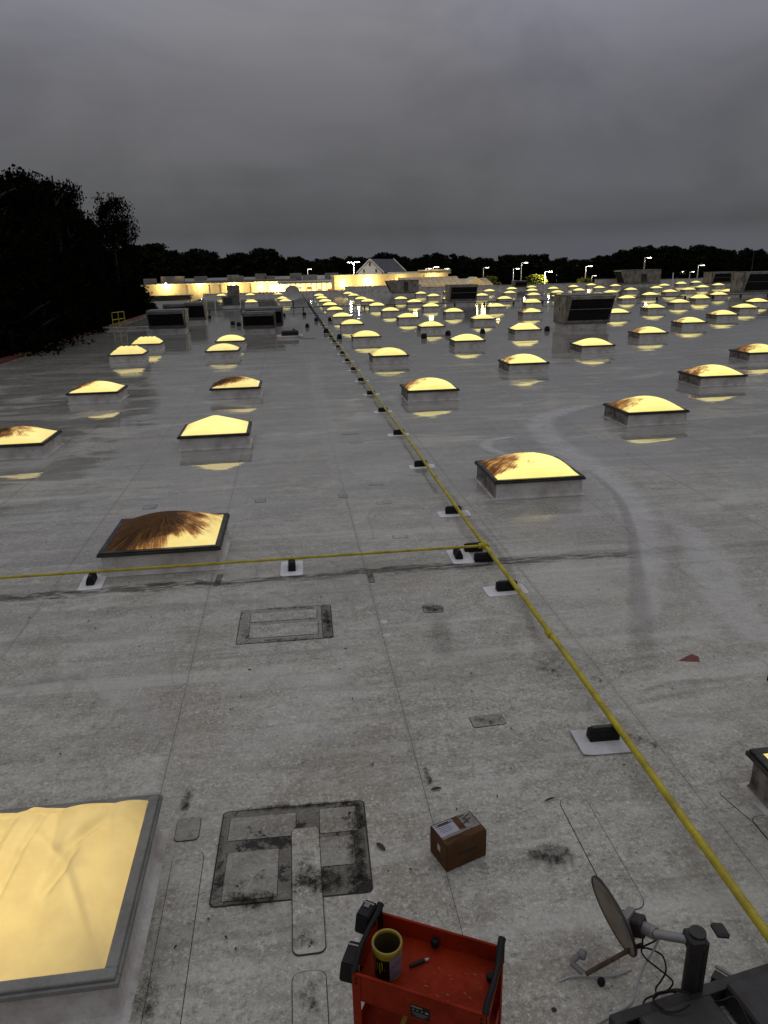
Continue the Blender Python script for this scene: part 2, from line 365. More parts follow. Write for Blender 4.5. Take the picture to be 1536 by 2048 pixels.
def dup(root, loc, rz=None, scale=None, label=None, group=None):
    r = root.copy(); C.objects.link(r); r.location = loc
    if rz is not None: r.rotation_euler = (0, 0, rz)
    if scale is not None: r.scale = scale
    if label: r['label'] = label
    if group: r['group'] = group
    for ch in list(root.children):
        c = ch.copy(); C.objects.link(c); c.parent = r
        for g in list(ch.children):
            d = g.copy(); C.objects.link(d); d.parent = c
    return r
def rrect(w, h, r, n=5):
    out = []
    for cx, cy, a0 in ((w/2-r, h/2-r, 0), (-w/2+r, h/2-r, 90), (-w/2+r, -h/2+r, 180), (w/2-r, -h/2+r, 270)):
        for k in range(n+1):
            a = rad(a0+90*k/n); out.append((cx+r*math.cos(a), cy+r*math.sin(a)))
    return out
def rng(a, b): return random.uniform(a, b)

# ------------------------------------------------------------------ setting: ground, roof
GZ = -6.5
struct(MB().add([(-3000, -400, GZ), (3000, -400, GZ), (3000, 4000, GZ), (-3000, 4000, GZ)], [(0, 1, 2, 3)]).build('ground', 'asphalt'))
RX0, RX1, RY0, RY1 = -13.1, 96., -8., 126.
roof = struct(MB().box(((RX0+RX1)/2, (RY0+RY1)/2, (GZ-.012)/2), (RX1-RX0, RY1-RY0, -.012-GZ)).build('roof', 'grime'))
xs = [RX0]; k = math.ceil((RX0-SEAM0)/SEAMW+.01)
while SEAM0+k*SEAMW < RX1: xs.append(SEAM0+k*SEAMW); k += 1
xs.append(RX1)
ys = [RY0, 8.72, 15.0, 68., RY1]
for i in range(len(xs)-1):
    for j in range(len(ys)-1):
        g = .0017 if j < 2 else .001
        x0, x1, y0, y1 = xs[i]+g, xs[i+1]-g, ys[j]+g, ys[j+1]-g
        MB().box(((x0+x1)/2, (y0+y1)/2, -.006), (x1-x0, y1-y0, .012)).build('membrane_sheet', 'membrane', roof)
# patches welded onto the membrane
def patch(cx, cy, w, h, r=.03, mat='patch_mid', z=.003, rz=0., bead=.006, zb=.0):
    Mx = Matrix.Translation((cx, cy, 0)) @ Matrix.Rotation(rz, 4, 'Z')
    b = MB().prism([((Mx @ Vector((p[0], p[1], 0)))[:2]) for p in rrect(w+2*bead, h+2*bead, r+bead)], -.003, z-.0012+zb).build('sealant_bead', 'grime', roof)
    p = MB().prism([((Mx @ Vector((q[0], q[1], 0)))[:2]) for q in rrect(w, h, r)], -.002, z+.0012+zb).build('roof_patch', mat, roof)
    return p
patch(-.19, 4.04, 1.00, .83, .03, 'patch_dirty', .003, -.03, .010)           # old curb footprint, mouldy
for (cx, cy, w, h) in ((-.40, 4.28, .46, .22), (.13, 4.27, .26, .24), (-.46, 3.86, .34, .40), (.10, 3.98, .24, .26)):
    patch(cx, cy, w, h, .012, 'patch_mid', .0062, -.03, .004)
patch(-.105, 3.72, .185, 1.00, .04, 'patch_clean', .0095, .0, .005)
patch(-.112, 2.62, .182, .98, .05, 'patch_clean', .004, .0, .005)
patch(-.24, 7.41, 1.01, .80, .02, 'patch_mid', .003, -.02, .010)
for (cx, cy, w, h) in ((-.26, 7.60, .74, .22), (-.26, 7.26, .74, .30), (.215, 7.40, .10, .78)):
    patch(cx, cy, w, h, .01, 'patch_clean' if w > .2 else 'patch_dirty', .0062, -.02, .007)
patch(1.83, 3.74, .20, 1.00, .07, 'patch_clean', .003, .0, .005)
patch(1.43, 7.49, .21, .18, .01, 'patch_mid', .003, -.1)
patch(1.48, 5.27, .28, .15, .02, 'patch_mid', .003, .05, .006)
for (u, v, w, h, mt) in ((800, 1073, .20, .13, 'patch_clean'), (686, 992, .14, .22, 'patch_mid'), (521, 1001, .16, .22, 'patch_mid'), (752, 969, .24, .10, 'patch_mid'), (768, 1006, .22, .12, 'patch_clean'),
                         (300, 1014, .2, .25, 'patch_mid'), (437, 1160, .06, .35, 'patch_dirty'), (741, 1152, .06, .42, 'patch_dirty'),  (712, 885, .3, .12, 'patch_mid'), (700, 868, .4, .1, 'patch_mid')):
    p = px(u, v); patch(p.x, p.y, w, h, .012, mt, .003, rng(-.06, .06), .006)
for (u, v) in ((768, 1244), (774, 1271)):
    p = px(u, v); MB().prism([(p.x+.045*math.cos(a*.4), p.y+.045*math.sin(a*.4)) for a in range(16)], -.002, .004).build('roof_patch', 'pad_white', roof)
for (u, v, w, h) in ((607, 677, .36, .85), (622, 677, .55, .85)):
    p = px(u, v); patch(p.x, p.y, w, h, .02, 'dark_patch', .003)
p = px(548, 683); MB().prism([(p.x+.72*math.cos(a*.3)*(1+.1*math.sin(a*1.7)), p.y+.75*math.sin(a*.3)) for a in range(21)], -.002, .004).build('roof_patch', 'stain_red', roof)
# flashing patches by the near skylights
patch(-.885, 3.32, .20, 1.60, .06, 'patch_clean', .0030, 0., .004)
patch(-.92, 4.34, .16, .22, .03, 'patch_mid', .0062, 0., .004)
patch(3.05, 3.98, .22, .34, .03, 'patch_clean', .003, .2, .004)
patch(3.10, 3.45, .24, .80, .05, 'patch_clean', .0062, 0., .006)

def stain(cx, cy, w, h, mat='mould_light', rz=0., z=.0135):
    Mx = Matrix.Translation((cx, cy, z)) @ Matrix.Rotation(rz, 4, 'Z')
    o = MB().add([(-w/2, -h/2, 0), (w/2, -h/2, 0), (w/2, h/2, 0), (-w/2, h/2, 0)], [(0, 1, 2, 3)]).build('stain', mat, roof); o.matrix_local = Mx
for q in ((.24, 3.98, .17, .86, 'mould_heavy', -.03), (-.44, 3.645, .40, .18, 'mould_heavy'), (-.02, 3.72, .46, .26, 'mould_heavy', .1, .0150), (.22, 3.80, .22, .36, 'mould_light', .1, .0155), (-.10, 3.88, .20, .42, 'mould_light', 0, .0165), (-.19, 4.45, 1.04, .07, 'mould_heavy', -.035), (.28, 4.30, .10, .36, 'mould_heavy', 0, .0145),
          (-.68, 4.0, .09, .9, 'mould_light', -.02), (-.11, 3.32, .16, .2, 'mould_light'), (-.11, 2.95, .16, .34, 'mould_light'), (-.10, 2.62, .16, .3, 'mould_light'), (1.50, 3.72, .36, .30, 'mould_heavy', .2), (1.48, 5.27, .34, .20, 'mould_light', .05), (1.43, 7.49, .30, .26, 'mould_heavy', -.1),
          (.22, 7.40, .13, .8, 'mould_heavy', -.02), (-.25, 7.79, .9, .10, 'mould_light', -.02), (-.66, 7.2, .16, .5, 'mould_light'), (-.25, 7.02, .9, .12, 'mould_light', -.02), (2.28, 6.0, .34, .60, 'mould_light', .2), (2.66, 5.75, .16, .2, 'mould_light'),
          (-.97, 4.62, .10, .36, 'mould_heavy', -.1), (-.98, 3.05, .22, .62, 'mould_light'), (-1.05, 2.62, .30, .40, 'mould_heavy'), (.84, 4.62, .06, .34, 'mould_heavy', .03), (2.70, 4.75, .10, .3, 'mould_light'), (2.62, 4.86, .2, .2, 'mould_light')  ):
    stain(*q)
def scuff(pts, mat, z=.016):
    P = []
    for (u, v, w) in pts: q = px(u, v); P.append((Vector((q.x, q.y, w))))
    out = []; Q_ = [P[0]]+P+[P[-1]]
    for i in range(1, len(Q_)-2):
        for k in range(7):
            r = k/7; a, b, c, d = Q_[i-1], Q_[i], Q_[i+1], Q_[i+2]; out.append(.5*((2*b)+(c-a)*r+(2*a-5*b+4*c-d)*r*r+(3*b-a-3*c+d)*r**3))
    out.append(P[-1]); vs = []; fs = []; ed = []; n = len(out)
    for i, p in enumerate(out):
        t_ = out[min(i+1, n-1)]-out[max(i-1, 0)]; nn = Vector((-t_.y, t_.x, 0)).normalized()
        for k, e_ in enumerate((0, .6, 1., .6, 0)):
            o = (k/4-.5)*p.z; vs.append((p.x+nn.x*o, p.y+nn.y*o, z)); ed.append(e_*min(1., i/5, (n-1-i)/5))
    for i in range(n-1):
        for k in range(4): fs.append((i*5+k, i*5+k+1, i*5+6+k, i*5+5+k))
    me = bpy.data.meshes.new('scuff'); me.from_pydata(vs, [], fs); me.materials.append(MATS[mat])
    at = me.attributes.new('edge', 'FLOAT', 'POINT'); at.data.foreach_set('value', ed); link('scuff_mark', me, roof)
scuff([(1215, 806, .5), (1130, 822, .8), (1080, 846, .95), (1098, 880, .9), (1160, 922, .82), (1232, 975, .8), (1278, 1040, .75), (1297, 1110, .66), (1295, 1190, .5), (1280, 1290, .25)], 'scuff_pale')
scuff([(1040, 874, .2), (990, 880, .35), (972, 893, .4), (1000, 908, .35), (1060, 916, .25)], 'scuff_pale', .0165)
scuff([(1330, 1030, .3), (1400, 1090, .7), (1440, 1180, .8), (1500, 1260, .6), (1560, 1300, .4)], 'scuff_pale')
scuff([(1160, 930, .16), (1228, 988, .20), (1258, 1050, .22), (1272, 1130, .24), (1282, 1260, .40), (1290, 1360, .30)], 'scuff_dark', .017)
scuff([(1260, 1395, .06), (1340, 1368, .07), (1440, 1362, .07), (1520, 1350, .05)], 'scuff_dark', .017)
scuff([(1240, 1420, .04), (1330, 1395, .06), (1420, 1380, .05), (1500, 1375, .03)], 'scuff_dark', .0175)
scuff([(1085, 1330, .16), (1045, 1200, .14), (1000, 1110, .12), (940, 1040, .10), (880, 960, .10)], 'scuff_dark', .0175)
scuff([(870, 1225, .2), (885, 1280, .34), (890, 1340, .2)], 'scuff_dark', .0170)
scuff([(20, 960, .5), (140, 900, .8), (300, 860, .7), (460, 840, .4)], 'scuff_faint', .0165)
scuff([(0, 1380, .25), (120, 1350, .4), (260, 1400, .4), (330, 1500, .3)], 'scuff_faint', .0165)
scuff([(620, 700, .6), (640, 800, .7), (665, 900, .6), (690, 1000, .4)], 'scuff_faint', .0165)
scuff([(420, 1520, .2), (520, 1480, .3), (640, 1470, .3), (740, 1500, .2)], 'scuff_faint', .0165)
# far parapet of the roof, stepped
def parapet(x0, x1, y, h, label):
    t = thing('parapet_wall', label, 'wall', ((x0+x1)/2, y, -.02)); w = x1-x0
    MB().box((0, 0, h/2), (w, .25, h)).build('wall', 'white_tpo', t)
    MB().box((0, 0, h+.03), (w+.04, .34, .06)).build('coping', 'galv', t)
parapet(-13.1, 9.4, 123.4, .55, 'low white parapet along the roof end below the lit shop canopy')
parapet(9.45, 22., 124.6, 1.05, 'raised parapet section behind the tall unit with the side hood')
parapet(22.05, 52., 125.6, .62, 'long low parapet in front of the yellow lit shrub')
parapet(52.05, 58.5, 125.2, 1.15, 'short raised parapet block beside the long unit')
parapet(58.55, 95.9, 125.6, .85, 'parapet at the roof end behind the long unit')
# left edge with painted panels
pe = thing('edge_parapet', 'low roof edge painted red and orange below the dark pines', 'wall', (RX0-.28, 45., 0))
for (ya, yb, mt) in ((28, 38.6, 'red_wall'), (38.65, 46.2, 'orange_wall'), (46.25, 57., 'red_wall'), (57.05, 66., 'orange_wall'), (66.05, 90., 'red_wall')):
    MB().box((0, (ya+yb)/2-45, -.35), (.5, yb-ya, .92)).build('painted_panel', mt, pe)
ec = thing('roof_curb', 'low white raised curb crossing the roof by the yellow guard rail', 'curb', (-10.8, 56., 0))
MB().box((0, 0, .07), (4.4, .2, .16)).build('curb', 'white_tpo', ec, bevel=.03)
MB().box((0, 0, .155), (4.42, .26, .02)).build('cap', 'pad_white', ec)
gr = thing('guard_rail', 'yellow steel guard rail at the roof edge near the pines', 'railing', (-12.6, 58.5, 0))
for dx, dy in ((-.2, -.9), (.05, 0), (.3, .9)):
    MB().tube([(dx, dy, -.02), (dx, dy, 1.1)], .035, 8).build('post', 'yellow_pipe', gr, True)
for z in (.6, 1.1): MB().tube([(-.2, -.9, z), (.3, .9, z)], .03, 8).build('rail', 'yellow_pipe', gr, True)

# ------------------------------------------------------------------ skylights
SW, SD, FB = 1.57, 1.42, .275
def dome_mesh(kind, name):
    a, b = SW/2-.075, SD/2-.075; z0 = FB+.046
    n = 28 if kind != 'crumple' else 90
    vs = []; fs = []
    for j in range(n+1):
        for i in range(n+1):
            s, t = 2*i/n-1, 2*j/n-1
            if kind == 'dome': h = .255*(max(0., math.cos(s*math.pi/2)*math.cos(t*math.pi/2)))**.62
            elif kind == 'pyramid': h = .30*min(1., max(0., 1-max(abs(s), abs(t)))/.92)**.93
            elif kind == 'hip': h = .30*min(1., max(0., 1-abs(s))/.56, max(0., 1-abs(t))/.70)
            elif kind == 'ridge':
                q = min(1., max(0., 1-abs(s))/.50, max(0., 1-abs(t))/.42)
                h = .265*q**.85 + .032*abs(math.sin((s+.02)*math.pi*3.2))*min(1., q*1.4)*(1 if q > .5 else q*2)
            else:
                q = min(1., max(0., 1-abs(s))/.50, max(0., 1-t)/.42, max(0., 1+t)/1.15)
                h = .175*q**.75
                rg = abs(math.sin((s*1.0+.12*t+.05)*math.pi*2.3))**.6
                h += .034*rg*min(1., q*1.7)*(.35+.65*min(1., max(0., t+.55)/.9))
                # dents pressed into the sheet
                for (cs, ct, an, ln, wd, dp) in ((.62, .36, 1.15, .34, .030, .050), (.50, -.10, 1.25, .30, .034, .055), (-.02, .0, 1.45, 1.1, .05, -.034), (.12, .0, 1.42, 1.1, .02, .028), (.68, -.42, 2.0, .5, .03, .024), (.36, .15, 2.3, .3, .03, .020), (.12, .62, .3, .22, .05, .02), (.30, .66, -.6, .15, .05, .016), (.28, -.5, 1.25, .5, .12, -.02), (-.3, .55, .9, .25, .05, .02)):
                    u = (s-cs)*math.cos(an)+(t-ct)*math.sin(an); w = -(s-cs)*math.sin(an)+(t-ct)*math.cos(an)
                    h -= dp*math.exp(-(w/wd)**2)*max(0., 1-(u/ln)**2)*min(1., q*1.5)
            vs.append((s*a, t*b, z0+h))
    for j in range(n):
        for i in range(n):
            k = j*(n+1)+i; fs.append((k, k+1, k+n+2, k+n+1))
    m = MB(); m.add(vs, fs); me = m.mesh(name, 'dome_glow', False)
    sm = kind in ('dome', 'crumple', 'ridge')
    me.polygons.foreach_set('use_smooth', [sm]*len(me.polygons))
    return me
def ring(w, d, t, z0, z1, m):
    for (cx, cy, sx, sy) in ((0, -d/2+t/2, w, t), (0, d/2-t/2, w, t), (-w/2+t/2, 0, t, d-2*t), (w/2-t/2, 0, t, d-2*t)):
        m.box((cx, cy, (z0+z1)/2), (sx, sy, z1-z0))
    return m
cm = MB(); hw, hd = SW/2-.045, SD/2-.045
prof = [(.06, .004), (.016, .014), (.004, .04), (0., .10), (0., FB+.03)]
vs = []; fs = []
for o_, z_ in prof: vs += [(sx*(hw+o_), sy*(hd+o_), z_) for sx, sy in ((-1, -1), (1, -1), (1, 1), (-1, 1))]
for i in range(len(prof)-1):
    for k in range(4): fs.append((i*4+k, i*4+(k+1) % 4, i*4+4+(k+1) % 4, i*4+4+k))
fs.append((0, 3, 2, 1)); fs.append(tuple(len(vs)-4+k for k in range(4))); cm.add(vs, fs)
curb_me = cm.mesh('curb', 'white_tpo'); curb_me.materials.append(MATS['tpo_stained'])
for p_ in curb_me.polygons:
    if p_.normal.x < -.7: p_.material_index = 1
hm = MB(); hm.add(vs, fs[:-2]); hm.box((0, 0, .006), (2*hw, 2*hd, .008)); hollow_me = hm.mesh('curb', 'white_tpo')
fm = MB(); ring(SW, SD, .055, FB-.006, FB+.03, fm)
frame_me = fm.mesh('frame', 'frame_metal', bevel=.004)
fm2 = MB(); ring(SW-.03, SD-.03, .065, FB+.0305, FB+.053, fm2); glaz_me = fm2.mesh('glazing_bar', 'frame_metal', bevel=.005)
cor = MB()
for sx in (-1, 1):
    for sy in (-1, 1): cor.prism([(sx*(hw+.004)+.05*dx, sy*(hd+.004)+.05*dy) for dx, dy in ((-1, -1), (1, -1), (1, 1), (-1, 1))], .03, FB-.03)
corner_me = cor.mesh('corner_tape', 'patch_mid') if False else None
DOMES = {k: dome_mesh(k, 'dome') for k in ('dome', 'pyramid', 'hip', 'ridge', 'crumple')}
GD = 'glowing skylights across the roof'
def skylight(x, y, kind='dome', dirt=0., label=None, mat='dome_glow', near=False):
    lab = label or 'clean yellow glowing dome skylight on a white curb out on the wet roof'
    t = thing('skylight', lab, 'skylight', (x, y, 0), rng(-.012, .012), GD)
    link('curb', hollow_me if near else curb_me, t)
    f = link('frame', frame_me, t); g = link('glazing_bar', glaz_me, f)
    me = DOMES[kind]
    if mat != 'dome_glow':
        key = (kind, mat)
        if key not in DOMES:
            DOMES[key] = me.copy(); DOMES[key].materials[0] = MATS[mat]
        me = DOMES[key]
    d = link('dome', me, t); d['dirt'] = float(dirt); d['seed'] = rng(0, 1)
    if near:
        for o in (f, g):
            o.data = o.data.copy(); o.data.materials[0] = MATS['frame_bright']
        la = bpy.data.lights.new('store_fill_light', 'AREA'); la.shape = 'RECTANGLE'; la.size, la.size_y = 1.3, 1.15; la.energy = 7.4; la.color = (1., .78, .28)
        lo = bpy.data.objects.new('store_fill_light', la); C.objects.link(lo); lo.parent = t; lo.location = (0, 0, .03); lo.rotation_euler = (math.pi, 0, 0)
        lb_ = bpy.data.lights.new('store_fill_light', 'POINT'); lb_.energy = 4.0; lb_.color = (1., .68, .22); lb_.shadow_soft_size = .12  # low point lamp added under the dome so its folds shade
        lo = bpy.data.objects.new('store_fill_light', lb_); C.objects.link(lo); lo.parent = t; lo.location = (-.42, -.30, .10)
    return t
def at_corner(u, v, corner, h=.27):
    p = px(u, v, h); sx, sy = {'FR': (-1, 1), 'FL': (1, 1), 'BL': (1, -1), 'BR': (-1, -1)}[corner]
    return p.x+sx*SW/2, p.y+sy*SD/2
zs = {1: (560, 560, 7.68), 2: (740, 550, 7.68), 3: (920, 550, 7.68), 4: (1080, 540, 7.68), 5: (1220, 540, 8.533), 6: (1376, 530, 9.6), 7: (440, 560, 7.68)}
def zc_(z, x, y): a = zs[z]; return a[0]+x/a[2], a[1]+y/a[2]
# the skylights with a look of their own
SPECIAL = [
 (193.7, 1116.7, 'FL', 'dome', 1.03, 'dome skylight almost wholly covered in dark brown grime, beside the yellow branch pipe', 'dome_pale'),
 (131, 791.3, 'FL', 'dome', .60, 'dome skylight with a brown smeared crown, before the ridged skylights', 'dome_pale'),
 (418.5, 781.5, 'FL', 'dome', .80, 'dome skylight with a blackened crown, behind the clean pyramid skylight', 'dome_pale'),
 (353.6, 878.8, 'FL', 'pyramid', .13, 'clean pyramid skylight with a small brown smudge at one corner', 'dome_pale'),
 (87.5, 891.5, 'FR', 'dome', .80, 'dome skylight with a sooty crown, farthest along the left roof side in its row', 'dome_pale'),
 (215, 713, 'FL', 'ridge', .0, 'nearer of two skylights with scalloped ridges along the top', 'dome_pale'),
 (322, 689, 'FR', 'ridge', .0, 'farther of two skylights with scalloped ridges along the top', 'dome_pale'),
 (409, 705, 'FL', 'dome', .22, 'lightly smudged dome skylight just before the hooded units, nearer of the pair', 'dome_pale'),
 (429.5, 685, 'FL', 'dome', .16, 'lightly smudged dome skylight just before the hooded units, farther of the pair', 'dome_pale'),
 (1172.3, 958.7, 'FR', 'dome', .44, 'large bright dome skylight with rust streaks on one side, first past the yellow pipe', 'dome_glow'),
 (919.9, 781.4, 'FR', 'dome', .40, 'dome skylight with a brown streaked shoulder, second along the yellow pipe', 'dome_glow'),
 (819.3, 712.3, 'FR', 'dome', .24, 'dome skylight with a faint brown edge, third along the yellow pipe', 'dome_glow'),
 (764, 674, 'FR', 'dome', .26, 'dome skylight with a thin brown edge, fourth along the yellow pipe', 'dome_glow'),
 (1379.7, 824.9, 'FR', 'dome', .38, 'dome skylight with fine brown scratches, beside the pale curved scuff track', 'dome_glow'),
 (1496.8, 753, 'FR', 'dome', .36, 'dome skylight with brown scratches and a stained curb side, beyond the scuff track', 'dome_glow'),
 (1499, 709, 'FL', 'dome', .45, 'dome skylight with a rusty upper half, cut by the edge of the picture', 'dome_glow'),
 (1100.3, 727.5, 'FR', 'dome', .30, 'dome skylight with a small brown smear, in the row behind the scuff track', 'dome_glow'),
 (1084.7, 660, 'FR', 'hip', .0, 'clean flat topped hip skylight standing before the large louvred unit', 'dome_glow'),
 (1086, 625, 'FR', 'dome', .42, 'dome skylight with a red brown blotch, behind the flat topped hip skylight', 'dome_glow'),
 (1084.7, 605.7, 'FR', 'ridge', .0, 'tall rounded glowing skylight behind the red blotched one', 'dome_glow'),
 (1376, 568, 'FR', 'hip', .0, 'far flat topped skylight beside the thin white standpipe', 'dome_glow'),
 (1423, 597, 'FR', 'hip', .0, 'flat topped skylight before the large unit at the far right', 'dome_glow'),
 (1338.4, 666.6, 'FR', 'dome', .36, 'dome skylight with a brown smear, right of the large louvred unit', 'dome_glow'),
 (1416, 645.6, 'FR', 'dome', .30, 'dome skylight with a light brown patch, next to one with a dark spot', 'dome_glow'),
 (1479, 630, 'FR', 'dome', .26, 'dome skylight with one small dark spot', 'dome_glow'),
 (566.3, 589.3, 'FR', 'pyramid', .0, 'far pyramid skylight beside the round satellite dish', 'dome_pale'),
 (577, 598, 'FR', 'pyramid', .0, 'pyramid skylight half hidden behind the round satellite dish', 'dome_pale'),
 (584.5, 603, 'FR', 'dome', .0, 'dome skylight directly before the pole of the round satellite dish', 'dome_pale'),
]
for (u, v, cr, kd, dt, lb, mt) in SPECIAL:
    x, y = at_corner(u, v, cr); skylight(x, y, kd, dt, lb, mt)
FRs = [zc_(1, *p) for p in [(690, 245), (740, 285), (805, 335), (890, 390), (985, 465), (1122, 568), (1297, 683)]]
FRs += [zc_(1, *p) for p in [(1135, 215), (1225, 245), (1355, 297)]]
FRs += [zc_(2, *p) for p in [(85, 412), (243, 475), (470, 555), (765, 655), (1165, 795)]]+[(972.6, 682.2)]
FRs += [zc_(2, *p) for p in [(700, 262), (880, 290), (1085, 327), (590, 372), (810, 420), (1085, 487), (1460, 570)]]+[zc_(3, 560, 678), (1231.8, 692)]
FRs += [zc_(3, *p) for p in [(555, 252), (455, 320), (895, 218), (880, 280), (820, 370), (720, 490), (1195, 192), (1215, 243), (1258, 312)]]
FRs += [zc_(4, *p) for p in [(308, 290), (388, 350), (430, 405), (615, 262), (715, 318), (875, 395), (880, 235), (1020, 278), (1215, 348), (1260, 248), (1520, 308), (1495, 438), (1405, 662)]]
FRs += [zc_(5, *p) for p in [(928, 312), (1050, 270), (1490, 340), (1180, 378), (850, 428), (975, 650), (1395, 560)]]
FRs += [zc_(6, *p) for p in [(280, 340), (110, 312), (435, 430), (730, 390), (795, 575), (1375, 825)]]
FRs += [zc_(7, *p) for p in [(95, 245), (540, 235), (580, 345)]]
for i, (u, v) in enumerate(FRs):
    x, y = at_corner(u, v, 'FR'); skylight(x, y, 'dome', .30 if i == 6 else random.choice((0, 0, .10, .16)) if y < 70 else 0.)
for (u, v) in (zc_(6, 1255, 722), zc_(6, 700, 352), zc_(6, 705, 520), zc_(2, 1140, 375), zc_(2, 1150, 262)):
    x, y = at_corner(u, v, 'FL'); skylight(x, y)
p = px(238, 1976, .27)
skylight(p.x-SW/2, p.y+SD/2, 'crumple', 0., 'big crumpled glowing skylight with a pale aluminium frame, next to the mouldy patch', 'dome_near', True)
p = px(1492, 1494, .33)
skylight(p.x+SW/2, p.y-SD/2, 'dome', .1, 'skylight with a dark frame at the roof corner behind the mast, mostly out of view', 'dome_glow')

ORD = ['first', 'second', 'third', 'fourth', 'fifth', 'sixth', 'seventh', 'eighth', 'ninth', 'tenth', 'eleventh', 'twelfth', 'thirteenth', 'fourteenth', 'fifteenth', 'sixteenth', 'seventeenth', 'eighteenth', 'nineteenth', 'twentieth'] + ['%dth' % k for k in range(21, 60)]
ORD[20], ORD[21], ORD[22] = '21st', '22nd', '23rd'
bpy.context.view_layer.update()
allsk = sorted([o for o in C.objects if o.name.startswith('skylight')], key=lambda o: o.location.x)
cols = []
for o in allsk:
    if o.location.x < 2.4: continue
    if cols and o.location.x-sum(c.location.x for c in cols[-1])/len(cols[-1]) < 2.6: cols[-1].append(o)
    else: cols.append([o])
for ci, col in enumerate(cols):
    for ri, o in enumerate(sorted(col, key=lambda o: o.location.y)):
        if o['label'].startswith('clean yellow glowing'): o['label'] = 'clean glowing dome skylight, %s along the %s row out from the long yellow pipe' % (ORD[ri], ORD[ci])
for ri, o in enumerate(sorted([o for o in allsk if o.location.x < 2.4 and o['label'].startswith('clean yellow glowing')], key=lambda o: o.location.x)):
    o['label'] = 'small far dome skylight, %s from the roof edge with the guard rail' % ORD[ri]
# ------------------------------------------------------------------ gas pipe and supports
PX_, PZ = 2.435, .135
pipe = thing('gas_pipe', 'long yellow gas pipe on rubber blocks running down the roof', 'pipe', (PX_, 0, PZ))
pts = [(.012*math.sin(k*1.3), -6+k*2.0, .006*math.sin(k*2.1)) for k in range(32)]
MB().tube(pts, .0275, 12).build('pipe', 'yellow_pipe', pipe, True)
MB().tube([(0, 56, 0), (0, 90, .01), (0, 122, 0)], .05, 8).build('far_dark_pipe', 'dark_pipe', pipe, True)  # far stretch of the pipe, darker and thicker
for y in (6.45, 12.5, 18.7, 25., 31.2): MB().tube([(0, y-.05, .0), (0, y-.045, 0), (0, y+.045, 0), (0, y+.05, 0)], [.031, .038, .038, .031], 12).build('coupling', 'yellow_pipe', pipe, True)
MB().tube([(0, 9.0, 0), (-5, 9.0, .01), (-10, 9.06, 0.), (-15.5, 9.0, .005)], .0175, 10).build('branch_pipe', 'yellow_pipe', pipe, True)
MB().tube([(0, 8.93, 0), (0, 9.07, 0)], .046, 12).tube([(0, 9., 0), (-.09, 9., 0)], .036, 12).build('tee', 'yellow_pipe', pipe, True)
def block_mesh(L=.25, Wd=.10, H=.105):
    m = MB(); pr = [(-Wd/2, 0), (Wd/2, 0), (Wd/2*.95, .05), (Wd/2*.55, H), (-Wd/2*.55, H), (-Wd/2*.95, .05)]
    n = len(pr); vs = [(-L/2, a, b) for a, b in pr]+[(L/2, a, b) for a, b in pr]
    m.add(vs, [tuple(range(n)), tuple(range(n, 2*n))[::-1]]+[(i, n+i, n+(i+1) % n, (i+1) % n) for i in range(n)]); return m
bl_me = block_mesh().mesh('block', 'rubber', bevel=.006)
ch_me = MB().box((0, 0, .112), (.20, .035, .016)).mesh('channel', 'frame_metal', bevel=.002)
pd_me = MB().prism(rrect(.50, .29, .04), .001, .009).mesh('pad', 'pad_bright')
def support(x, y, rz=0., pad=True, label=None, group='pipe supports', z=0.):
    t = thing('pipe_support', label, 'pipe support', (x, y, z), rz, group)
    b = link('block', bl_me, t); b.location.z = .006 if pad else 0.; link('channel', ch_me, b)
    if pad: q = link('pad', pd_me, t); q.rotation_euler.z = rng(-.06, .06); q.location = (rng(-.02, .02), rng(-.03, .01), 0)
    return t
LS = 'black rubber block on a white pad under the long yellow pipe'
y0 = 4.88
for k in range(30):
    y = y0+2.961*k
    if k == 0:
        t = support(PX_-.09, y, -.03, False, 'near black rubber block on a curling white pad under the yellow pipe')
        m = MB(); vs = []; fs = []; n = 10
        for j in range(n+1):
            for i in range(n+1):
                s, q = i/n-.5, j/n-.5
                vs.append((s*.42-.03, q*.33-.05, .008+.05*max(0., -s-.28)**1.2*2+.03*max(0., -q-.3)))
        for j in range(n):
            for i in range(n): fs.append((j*(n+1)+i, j*(n+1)+i+1, (j+1)*(n+1)+i+1, (j+1)*(n+1)+i))
        m.add(vs, fs); pm = m.build('pad', 'pad_white', t); md = pm.modifiers.new('thick', 'SOLIDIFY'); md.thickness = .006; md.offset = 1
    elif y > 110: break
    else: support(PX_-.04, y, rng(-.05, .05), True, 'black rubber block on a white pad, %s under the yellow pipe after the curling pad' % ORD[k-1])
support(PX_-.12, 9.17, .02, False, 'pair of bare rubber blocks where the branch meets the yellow pipe, farther one')
support(PX_-.07, 8.80, -.03, False, 'pair of bare rubber blocks where the branch meets the yellow pipe, nearer one')
for (u, v, lb) in ((182, 1168, 'rubber block on a white pad under the branch pipe, before the grimy skylight'), (584, 1136, 'rubber block on a white pad in the middle of the branch pipe'), (915, 1112, 'rubber block on a tilted white pad under the branch pipe, close to the main pipe')):
    p = px(u, v); t = support(p.x, 9.0, rad(90)+rng(-.08, .08), True, lb)
p = px(1538, 1352, .05); support(p.x+.12, p.y, .3, False, 'black rubber block lying alone on the roof, cut by the picture edge')
